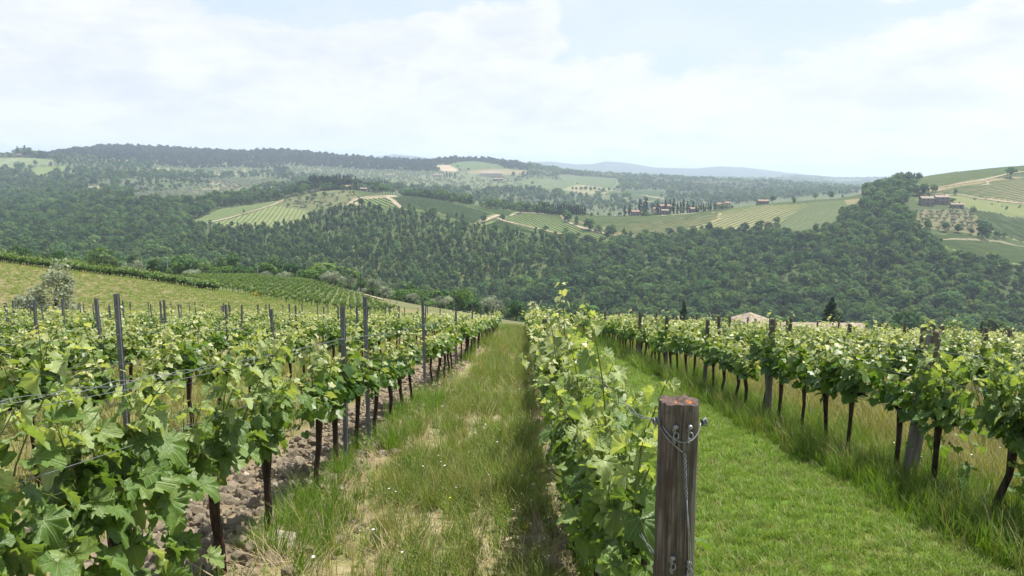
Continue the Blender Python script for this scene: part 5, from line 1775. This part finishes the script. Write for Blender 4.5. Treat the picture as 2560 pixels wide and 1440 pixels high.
def post_side_material():
    m, k = material("cracked_grey_wood")
    tc = k.n('ShaderNodeTexCoord').outputs['Object']
    mp = k.n('ShaderNodeMapping')
    mp.inputs['Scale'].default_value = (1, 1, .05)
    k.l(tc, mp.inputs[0])
    grain = k.noise(mp.outputs[0], 90, 8, .65, .4)
    mp2 = k.n('ShaderNodeMapping')
    mp2.inputs['Scale'].default_value = (1, 1, .03)
    k.l(tc, mp2.inputs[0])
    crack = k.smooth(k.noise(mp2.outputs[0], 34, 3, .5, .3), .30, .36, 1.0, 0.0)
    blot = k.noise(tc, 7, 5, .6)
    col = k.mix(k.smooth(grain, .3, .72), (.040, .033, .028), (.185, .165, .148))
    col = k.mix(k.math('MULTIPLY', k.smooth(blot, .42, .62), .75), col, (.062, .048, .038))
    col = k.mix(crack, col, (.012, .009, .008))
    p = k.n('ShaderNodeBsdfPrincipled')
    k.l(col, p.inputs['Base Color'])
    p.inputs['Roughness'].default_value = .92
    p.inputs['Specular IOR Level'].default_value = .15
    b = k.n('ShaderNodeBump')
    b.inputs['Strength'].default_value = .9
    b.inputs['Distance'].default_value = .008
    k.l(k.math('SUBTRACT', grain, k.math('MULTIPLY', crack, .8)), b.inputs['Height'])
    k.l(b.outputs[0], p.inputs['Normal'])
    finish(k, p.outputs[0])
    return m


MAT['endgrain'] = end_grain_material()
MAT['postside'] = post_side_material()

# the wired end post in front
PX, PY = .485, 2.40
pz = float(zf(PX, PY)[0])
u_, t_ = (float(v) for v in ray(1700, 1000))
PX = u_ * PY
PH = t_ * PY - pz
side, topm = wood_post_mesh(4, .061, 1.40)
end_post = tag(empty("end_post", (PX, PY, pz + PH - 1.40)), "thick weathered wooden end post with orange lichen and twisted wires", "post")
sh_ = link("shaft", side.mesh("shaft", MAT['postside'], True), end_post)
link("end_grain", topm.mesh("end_grain", MAT['endgrain'], True), sh_)
R0 = .0655


def around(a0, a1, z0, z1, sag=0.0, n=24, r=R0):
    t = np.linspace(0, 1, n)
    a = a0 + (a1 - a0) * t
    return np.column_stack([np.cos(a) * r, np.sin(a) * r, z0 + (z1 - z0) * t - sag * np.sin(t * math.pi)])


def helix(P0, P1, turns, r, phase, n=None):
    P0, P1 = np.array(P0, float), np.array(P1, float)
    n = n or int(turns * 10)
    t = np.linspace(0, 1, n)
    d = (P1 - P0) / np.linalg.norm(P1 - P0)
    a = np.cross(d, [.3, .2, 1.0])
    a /= np.linalg.norm(a)
    b = np.cross(d, a)
    th = t * turns * 6.283 + phase
    return P0 + t[:, None] * (P1 - P0) + r * (np.cos(th)[:, None] * a + np.sin(th)[:, None] * b)


def ring(c, r, axis, wire=.0028, n=16, squash=1.0):
    axis = np.array(axis, float) / np.linalg.norm(axis)
    a = np.cross(axis, [.1, .3, 1.0])
    a /= np.linalg.norm(a)
    b = np.cross(axis, a)
    th = np.linspace(0, 6.283, n)
    return np.array(c) + r * (np.cos(th)[:, None] * a * squash + np.sin(th)[:, None] * b), wire


zT = 1.40
link("wire_loop", MB().tube(around(3.6, 6.0, zT - .075, zT - .07, .045), .0022, 6).mesh("wire_loop", MAT['wire'], True), end_post)
link("wire_loop", MB().tube(around(3.4, 4.72, zT - .082, zT - .15, .0), .0022, 6).mesh("wire_loop", MAT['wire'], True), end_post)
for (a, dz) in ((4.35, -.068), (5.0, -.068), (4.4, -.50), (5.2, -.52)):
    c = np.array([math.cos(a) * (R0 - .004), math.sin(a) * (R0 - .004), zT + dz])
    o_ = np.array([math.cos(a), math.sin(a), 0])
    st = MB().tube([c, c + o_ * .010, c + o_ * .016], [.007, .0085, .005], 8)
    st_o = link("nail", st.mesh("nail", MAT['wire'], True), end_post)
    for q in range(3):
        P_, w_ = ring(c + o_ * .008 + np.array([.006 * (q % 2) - .004, 0, -.012 - .016 * q]), .0085 + .002 * (q == 1), (1, .35, .2) if q != 1 else (.35, 1, -.5), .0022, 14, .7)
        link("chain_link", MB().tube(P_, w_, 5, cap=False).mesh("chain_link", MAT['wire'], True), st_o)
for q in range(8):                                       # wrapped ends on both flanks
    P_, w_ = ring((R0 + .006 + q * .0035 if q < 4 else -(R0 + .004 + (q - 4) * .0045), -.012, zT - .07 + .003 * (q % 3)), .010, (1, .2, .1), .0026)
    link("wire_coil", MB().tube(P_, w_, 5, cap=False).mesh("wire_coil", MAT['wire'], True), end_post)
tw = MB()
for ph in (0, 3.14):
    tw.tube(helix((.004, -R0 - .003, zT - .15), (.014, -R0 - .004, zT - .30), 5, .0035, ph), .0019, 5)
tw.tube([(.014, -R0 - .004, zT - .30), (.028, -R0 - .006, zT - .42), (.040, -R0 - .004, zT - .62), (.050, -R0 - .004, zT - .95)], .0019, 5)
tw.tube([(.016, -R0 - .005, zT - .30), (.024, -R0 - .007, zT - .42), (.034, -R0 - .005, zT - .62), (.045, -R0 - .004, zT - .95)], .0019, 5)
link("hanging_wire", tw.mesh("hanging_wire", MAT['wire'], True), end_post)

# steel posts of the other side
L1Y = [7.9, 14.4, 21.0, 27.6, 34.2, 40.8, 47.4]
pn = 0
for k in range(16):
    row = ROWS[k]
    ys = L1Y if k == 0 else ([7.9, 12.75, 19.2, 25.7, 32, 38.5, 45] if k == 1 else list(np.arange(row[1] + float(rngV.uniform(1.0, 4.0)), row[2], 5.0)))
    for n, y in enumerate(ys):
        x = row[0] + U0 * y
        metal_post(x, y, "grey steel post, %s along the %s" % (ORD[n], row[4]), float(rngV.uniform(1.0, 1.12)), tuple(rngV.normal(size=2) * .018), slots=(y < 13))
    if k == 0:
        metal_post(-1.93 + U0 * 8.3, 9.4, "second steel post standing close behind the tall slotted one", 1.12, (0, 0), True)
# wooden posts of this side
wp = []
for s_ in range(4):
    a_, b_ = wood_post_mesh(40 + s_, .058, 1.45, True, 14, 8)
    wp.append((a_.mesh("shaft", MAT['oldwood'], True), b_.mesh("end_grain", MAT['trunk'], True)))


def wood_post(x, y, label, h=1.0, lean=(0, 0), wide=1.0):
    z = float(zf(x, y)[0])
    r = tag(empty("wooden_post", (x, y, z), float(rngV.uniform(0, 6.28)) * 0), label, "post", "wooden trellis posts")
    r.rotation_euler = (*lean, 0)
    r.scale = (wide, wide, h)
    a_, b_ = wp[int(rngV.integers(0, 4))]
    s__ = link("shaft", a_, r)
    link("end_grain", b_, s__)
    return r


for rr in range(16, len(ROWS)):
    row = ROWS[rr]
    k = row[6]
    if k == 0:
        ys = [12.5, 18.5, 24.5, 31, 38, 45]
    elif k == 1:
        ys = [7.1, 11.2, 15.2, 19.4, 24, 29, 34.5, 40, 46]
    else:
        ys = list(np.arange(row[1] + float(rngV.uniform(1.5, 5)), row[2], 6.0))
    for n, y in enumerate(ys):
        x = row[0] + U0 * y
        first = (k == 1 and n == 0)
        wood_post(x + (.04 if first else 0), y, "stout leaning wooden post among the vines beside the mown strip" if first else "wooden trellis post, %s along the %s" % (ORD[n], row[4]),
                  1.03 if first else float(rngV.uniform(.97, 1.1)), (float(rngV.normal() * .02), .10 if first else float(rngV.normal() * .025)), 1.12 if first else float(rngV.uniform(.7, .92)))

# ------------------------------------------------------------------ trellis wires
def wire_run(X, y0, y1, hgt, label, twist=False, rad=.0021, posts=6.5, ends=None):
    ys = np.arange(y0, y1, .55)
    x = X + U0 * ys
    z = zplane(x, ys) + hgt - .035 * np.abs(np.sin((ys - 7.9) / posts * math.pi))
    P = np.column_stack([x, ys, z])
    if ends is not None:
        P = np.concatenate([[ends], P])
    mb = MB()
    if twist:
        t = np.arange(len(P))
        fine = np.linspace(0, len(P) - 1, len(P) * 8)
        Q = np.column_stack([np.interp(fine, t, P[:, e]) for e in range(3)])
        cut = min(len(Q), 900)
        for ph in (0, 3.14):
            th = fine * 5.2 + ph
            env = .0045 + .010 * np.clip(np.sin(fine * .45) - .3, 0, 1)
            mb.tube((Q + np.column_stack([np.cos(th) * env, 0 * th, np.sin(th) * env]))[:cut], rad, 4, cap=False)
    else:
        mb.tube(P, rad, 4, cap=False)
    tag(link("trellis_wire", mb.mesh("trellis_wire", MAT['wire'], True)), label, "wire", "trellis wires")


for k in range(6):
    row = ROWS[k]
    for hgt, wn in ((.70, "lowest"), (1.05, "middle"), (1.36, "top")):
        wire_run(row[0] + (.03 if hgt > 1 else 0), max(1.6, row[1] - 1.5), row[2], hgt + (k % 2) * .02, "%s trellis wire of the %s" % (wn, row[4]), twist=(k == 0 and hgt > 1.3), rad=.0017)
wire_run(ROWS[0][0] - .03, 1.6, ROWS[0][2], 1.31, "twin top wire just below the top one, first metal-post row", rad=.0017)
topw = (PX - .07, PY, pz + PH - .07)
loww = (PX - .07, PY, pz + PH - .52)
wire_run(.44, 2.9, 57, 1.30, "top wire fixed to the wired end post", twist=True, rad=.0022, ends=topw)
wire_run(.44, 2.9, 57, .85, "lower wire fixed to the wired end post", twist=True, rad=.0022, ends=loww)
for rr in (17, 18, 19):
    row = ROWS[rr]
    for hgt, wn in ((.72, "lowest"), (1.08, "middle"), (1.34, "top")):
        wire_run(row[0], row[1] - 1, row[2], hgt, "%s trellis wire of the %s" % (wn, row[4]))

# ------------------------------------------------------------------ grass, straw, clods and flowers near the camera
def tuft(seed, mat, n=26, h=.3, spread=.07, width=.004, lean=.35, curl=.4, hv=.35, base_t=.4):
    rng = np.random.default_rng(seed)
    mb = MB()
    for _ in range(n):
        a, r = rng.uniform(0, 6.28), spread * math.sqrt(rng.uniform())
        p = np.array([math.cos(a) * r, math.sin(a) * r, -.01])
        hh = h * rng.uniform(1 - hv, 1 + hv)
        az = rng.uniform(0, 6.28)
        d = np.array([math.cos(az), math.sin(az), 0])
        sd = np.array([-d[1], d[0], 0]) * width * rng.uniform(.7, 1.4)
        ln, cu = lean * rng.uniform(.2, 1.3), curl * rng.uniform(0, 1.2)
        V = []
        for f in (0, .4, .75):
            c = p + d * hh * (ln * f + cu * f * f) + np.array([0, 0, hh * f * (1 - .25 * cu * f)])
            V += [c - sd * (1 - .55 * f), c + sd * (1 - .55 * f)]
        V.append(p + d * hh * (ln + cu) + np.array([0, 0, hh * (1 - .35 * cu)]))
        mb.add(V, tris=[(0, 1, 3), (0, 3, 2), (2, 3, 5), (2, 5, 4), (4, 5, 6)], tint=np.clip(base_t + rng.normal() * .2, 0, 1))
    return mb.mesh("tuft", mat)


def forb(seed):
    """a weed with small oval leaves up a stalk"""
    rng = np.random.default_rng(seed)
    mb = MB()
    for _ in range(4):
        a = rng.uniform(0, 6.28)
        top = np.array([math.cos(a) * .06, math.sin(a) * .06, rng.uniform(.28, .45)])
        mb.tube([(0, 0, -.01), top * .5, top], [.002, .0016, .001], 3, tint=.35, cap=False)
        for q in range(13):
            f = (q + 1) / 13
            az = q * 2.4 + a
            d = np.array([math.cos(az), math.sin(az), .45])
            s_ = np.array([-d[1], d[0], 0])
            L = .05 * (1 - .5 * f)
            c = top * f
            mb.add([c, c + d * L * .5 + s_ * L * .16, c + d * L, c + d * L * .5 - s_ * L * .16], quads=[(0, 1, 2, 3)], tint=.35 + .2 * f)
    return mb.mesh("weed", MAT['lush'])


TALL = [tuft(1, MAT['grass'], 26, .34, .08, .0032, .30, .35), tuft(2, MAT['grass'], 22, .42, .09, .003, .25, .4), tuft(3, MAT['grass'], 30, .24, .08, .0035, .4, .5),
        tuft(4, MAT['straw'], 12, .38, .08, .0022, .3, .5), forb(5), forb(6), tuft(7, MAT['lush'], 26, .26, .07, .004, .35, .5)]
SHADE_TINTED = [tuft(11, MAT['lush'], 34, .42, .09, .0035, .3, .45, base_t=.25), tuft(12, MAT['lush'], 34, .34, .09, .0035, .35, .55, base_t=.3), tuft(13, MAT['grass'], 26, .46, .08, .003, .25, .4, base_t=.4), tuft(14, MAT['straw'], 10, .5, .08, .002, .25, .4)]  # long grass; the shade of the vine rows is put into its lower tint
MOWN = [tuft(21, MAT['lush'], 34, .075, .075, .0034, .6, .5, .45, .45), tuft(22, MAT['lush'], 30, .055, .08, .0036, .8, .5, .45, .55), tuft(23, MAT['grass'], 24, .07, .075, .003, .7, .5, .45, .5), tuft(24, MAT['straw'], 14, .05, .08, .0025, 1.2, .4, .4, .4)]
STRAW = [tuft(31, MAT['straw'], 26, .08, .12, .0026, 2.6, .3, .5, .45), tuft(32, MAT['straw'], 22, .10, .12, .0022, 3.0, .2, .5, .6), tuft(33, MAT['straw'], 20, .065, .1, .0028, 2.0, .5, .5, .3)]
GOLD = [tuft(41, MAT['grass'], 26, .4, .09, .0028, .25, .45, base_t=.75), tuft(42, MAT['straw'], 18, .45, .09, .0022, .25, .4, base_t=.55), tuft(43, MAT['grass'], 24, .34, .09, .003, .3, .4, base_t=.55)]
rngG = np.random.default_rng(99)
BINS = ((3.6, 8, 1.0, 1.0), (8, 14, .55, 1.15), (14, 26, .26, 1.45), (26, 57, .10, 2.0))


def zone(s0, s1, dens, y0=3.6, y1=57, patch=None, seed=0):
    P, K = [], []
    for b0, b1, df, sc in BINS:
        a, b = max(b0, y0), min(b1, y1)
        if b <= a:
            continue
        n = int((s1 - s0) * (b - a) * dens * df)
        y = rngG.uniform(a, b, n)
        s_ = rngG.uniform(s0, s1, n)
        x = s_ + U0 * y
        ok = np.abs(x) < .74 * y + .6
        if patch is not None:
            ok &= patch(x, y, s_) > rngG.uniform(size=n)
        P.append(np.column_stack([x[ok], y[ok], s_[ok]]))
        K.append(np.full(ok.sum(), sc))
    P, K = np.concatenate(P), np.concatenate(K)
    return P, K


def lay(name, parts, meshes, label, cat):
    """parts: (points, scale, index weights)"""
    XYZ, SC, IX = [], [], []
    for P, K, hs, wts in parts:
        XYZ.append(np.column_stack([P[:, 0], P[:, 1], zf(P[:, 0], P[:, 1])]))
        SC.append(K * hs * rngG.uniform(.65, 1.3, len(P)))
        IX.append(rngG.choice(len(meshes), len(P), p=np.array(wts) / sum(wts)))
    XYZ, SC, IX = np.concatenate(XYZ), np.concatenate(SC), np.concatenate(IX)
    scatter(name, XYZ, spin(len(XYZ), rngG, .12), SC, IX, meshes, label, cat)


def bare(x, y, s_):                                     # dry gaps in the sward
    return np.clip((fbm(x * 1.1, y * .55, 51, 3) - .36) * 6, .22, 1)


mid_w = lambda x, y, s_: bare(x, y, s_) * np.clip(1.15 - ((s_ + .55) / .8) ** 4, .1, 1)
P1, K1 = zone(-1.5, .25, 210, patch=mid_w)
lay("meadow_grass", [(P1, K1, .58, (4, 2.5, 5, .7, 1.8, 1.8, 3))], TALL, "tall yellowing grass and weeds down the middle of the path", "grass")
P2, K2 = zone(.62, 3.25, 430)
P2b, K2b = zone(.62, 3.1, 160, patch=lambda x, y, s_: np.clip((fbm(x * .8, y * .5, 71, 3) - .52) * 7, 0, 1))
lay("mown_grass", [(P2, K2, .62, (5, 5, 3, 1.0)), (P2b, K2b, .6, (0, 0, 1.2, 3))], MOWN, "short bright green mown grass strip between the rows", "grass")
P3, K3 = zone(3.0, 4.25, 150, patch=lambda x, y, s_: np.clip((s_ - 2.9) / .4, 0, 1))
P3b, K3b = zone(.35, .75, 110)
P3c, K3c = zone(-1.95, -1.3, 80, patch=lambda x, y, s_: np.clip((fbm(x * .9, y * .9, 61, 2) - .42) * 6, 0, 1))
lay("row_grass", [(P3, K3, .56, (4, 4, 3, 1)), (P3b, K3b, .6, (4, 5, 3, 2)), (P3c, K3c, .55, (5, 4, 2, 0))], SHADE_TINTED, "long grass left standing under the vines, with row shade tinted in", "grass")
P4, K4 = zone(4.2, 15, 60)
P4b, K4b = zone(-22, -2.9, 26, 4.5, 57, patch=lambda x, y, s_: np.where(s_ > -3.9, .45, 1.0))
lay("dry_grass", [(P4, K4, .9, (4, 4, 4)), (P4b, K4b, .7, (5, 2, 6))], GOLD, "yellowing grass between the farther vine rows", "grass")
P5, K5 = zone(-1.75, .5, 60, patch=lambda x, y, s_: np.clip(1.15 - bare(x, y, s_), .2, 1) * np.clip(.35 + ((s_ + .55) / .75) ** 2, 0, 1))
lay("straw_litter", [(P5, K5, .9, (3, 3, 3))], STRAW, "cut straw lying on the bare earth of the path edges", "straw")
# dry grass of the field beyond the vines
fg = np.column_stack([rngG.uniform(-85, 2, 26000), rngG.uniform(57, 118, 26000)])
fg = fg[(np.abs(fg[:, 0]) < .72 * fg[:, 1])]
fk = rngG.uniform(1.6, 2.6, len(fg))
scatter("field_grass", np.column_stack([fg, zf(*fg.T)]), spin(len(fg), rngG, .1), fk * 1.25, rngG.choice(4, len(fg), p=(.16, .14, .42, .28)), MOWN, "rough dry grass over the sloping field", "grass")


def clod_mesh(seed, mat, rough=.3):
    rng = np.random.default_rng(seed)
    import bmesh
    bm = bmesh.new()
    bmesh.ops.create_icosphere(bm, subdivisions=2, radius=1)
    k = rng.normal(size=(5, 3)) * 1.6
    for v in bm.verts:
        d = 1 + rough * sum(math.sin(v.co.dot(Vector(q)) * 1.7 + i) for i, q in enumerate(k)) / 3 + rng.normal() * .07
        v.co *= d
        v.co.z *= .68
    me = bpy.data.meshes.new("clod")
    bm.to_mesh(me)
    bm.free()
    me.materials.append(mat)
    return me


CLOD = [clod_mesh(i, MAT['clod']) for i in range(4)] + [clod_mesh(9, MAT['stone'], .2)]
P6, K6 = zone(-2.85, -1.6, 330, 3.0, 40, patch=lambda x, y, s_: np.clip(1.2 - ((s_ + 2.2) / .62) ** 4, .05, 1))
P6b, K6b = zone(.02, .42, 90, 3.6, 30)
P6c, K6c = zone(-1.65, -1.2, 26, 3.6, 20)
P6d, K6d = zone(-3.9, -2.8, 45, 5, 25)
PC = np.concatenate([P6, P6b, P6c, P6d])
cs = np.exp(rngG.normal(size=len(PC)) * .6) * .021
cs = np.minimum(cs, .075)
scatter("soil_rubble", np.column_stack([PC[:, 0], PC[:, 1], zf(PC[:, 0], PC[:, 1]) + cs * .25]), rngG.uniform(0, 6.28, (len(PC), 3)) * [.3, .3, 1], cs, rngG.choice(5, len(PC), p=(.24, .24, .24, .24, .04)), CLOD,
        "broken dry brown clods of tilled soil under the vines", "soil")
for px, py, s_, m_i, lab in ((700, 1372, .115, 4, "large pale stone lying beside the vine trunk"), (990, 1142, .075, 0, "reddish brown clod lying at the grass edge"),
                             (742, 1260, .09, 1, "rough brown clod under the first vine row"), (845, 1362, .05, 2, "small brown clod on the straw by the path"),
                             (600, 1330, .10, 3, "broad brown clod between the vine trunks"), (1410, 1150, .08, 0, "crumbling clod in the shade of the wired-post row")):
    u_, t_ = (float(v) for v in ray(px, py))
    y = EYE / -(t_ - SL)
    x = u_ * y
    tag(link("stone" if m_i == 4 else "soil_clod", CLOD[m_i], None, (x, y, float(zf(x, y)[0]) + s_ * .3), (0.1, .2, float(RNG.uniform(0, 6))), (s_ * 1.2, s_, s_ * .9)), lab, "stone" if m_i == 4 else "clod")


def flower(seed, mat, h):
    rng = np.random.default_rng(seed)
    mb = MB()
    mb.tube([(0, 0, 0), (.01, 0, h * .5), (.005, .01, h)], [.0015, .0012, .001], 3, mat=1)
    c = np.array([.005, .01, h])
    for q in range(5):
        a = q * 1.2566
        d, s_ = np.array([math.cos(a), math.sin(a), .25]), np.array([-math.sin(a), math.cos(a), 0])
        mb.add([c, c + d * .008 + s_ * .006, c + d * .014, c + d * .008 - s_ * .006], quads=[(0, 1, 2, 3)])
    return mb.mesh("flower", [mat, MAT['shoot']])


FLW = [flower(1, MAT['petal_white'], .36), flower(2, MAT['petal_blue'], .34), flower(3, MAT['petal_yellow'], .3)]
P7, K7 = zone(-1.25, .1, 3.5, 4, 20)
P7b, K7b = zone(.7, 3.0, 2.2, 4, 14)
P7c, K7c = zone(3.6, 6.5, 2.5, 5, 14)
PF = np.concatenate([P7, P7b, P7c])
zo = np.concatenate([np.zeros(len(P7)), np.full(len(P7b), -.28), np.zeros(len(P7c))])
fi_ = np.concatenate([rngG.choice(3, len(P7), p=(.4, .55, .05)), np.full(len(P7b), 2), np.zeros(len(P7c), int)])
scatter("meadow_flowers", np.column_stack([PF[:, 0], PF[:, 1], zf(PF[:, 0], PF[:, 1]) + zo]), spin(len(PF), rngG, .15), rngG.uniform(.55, .85, len(PF)), fi_, FLW, "small white, blue and yellow wildflowers in the grass", "flowers")
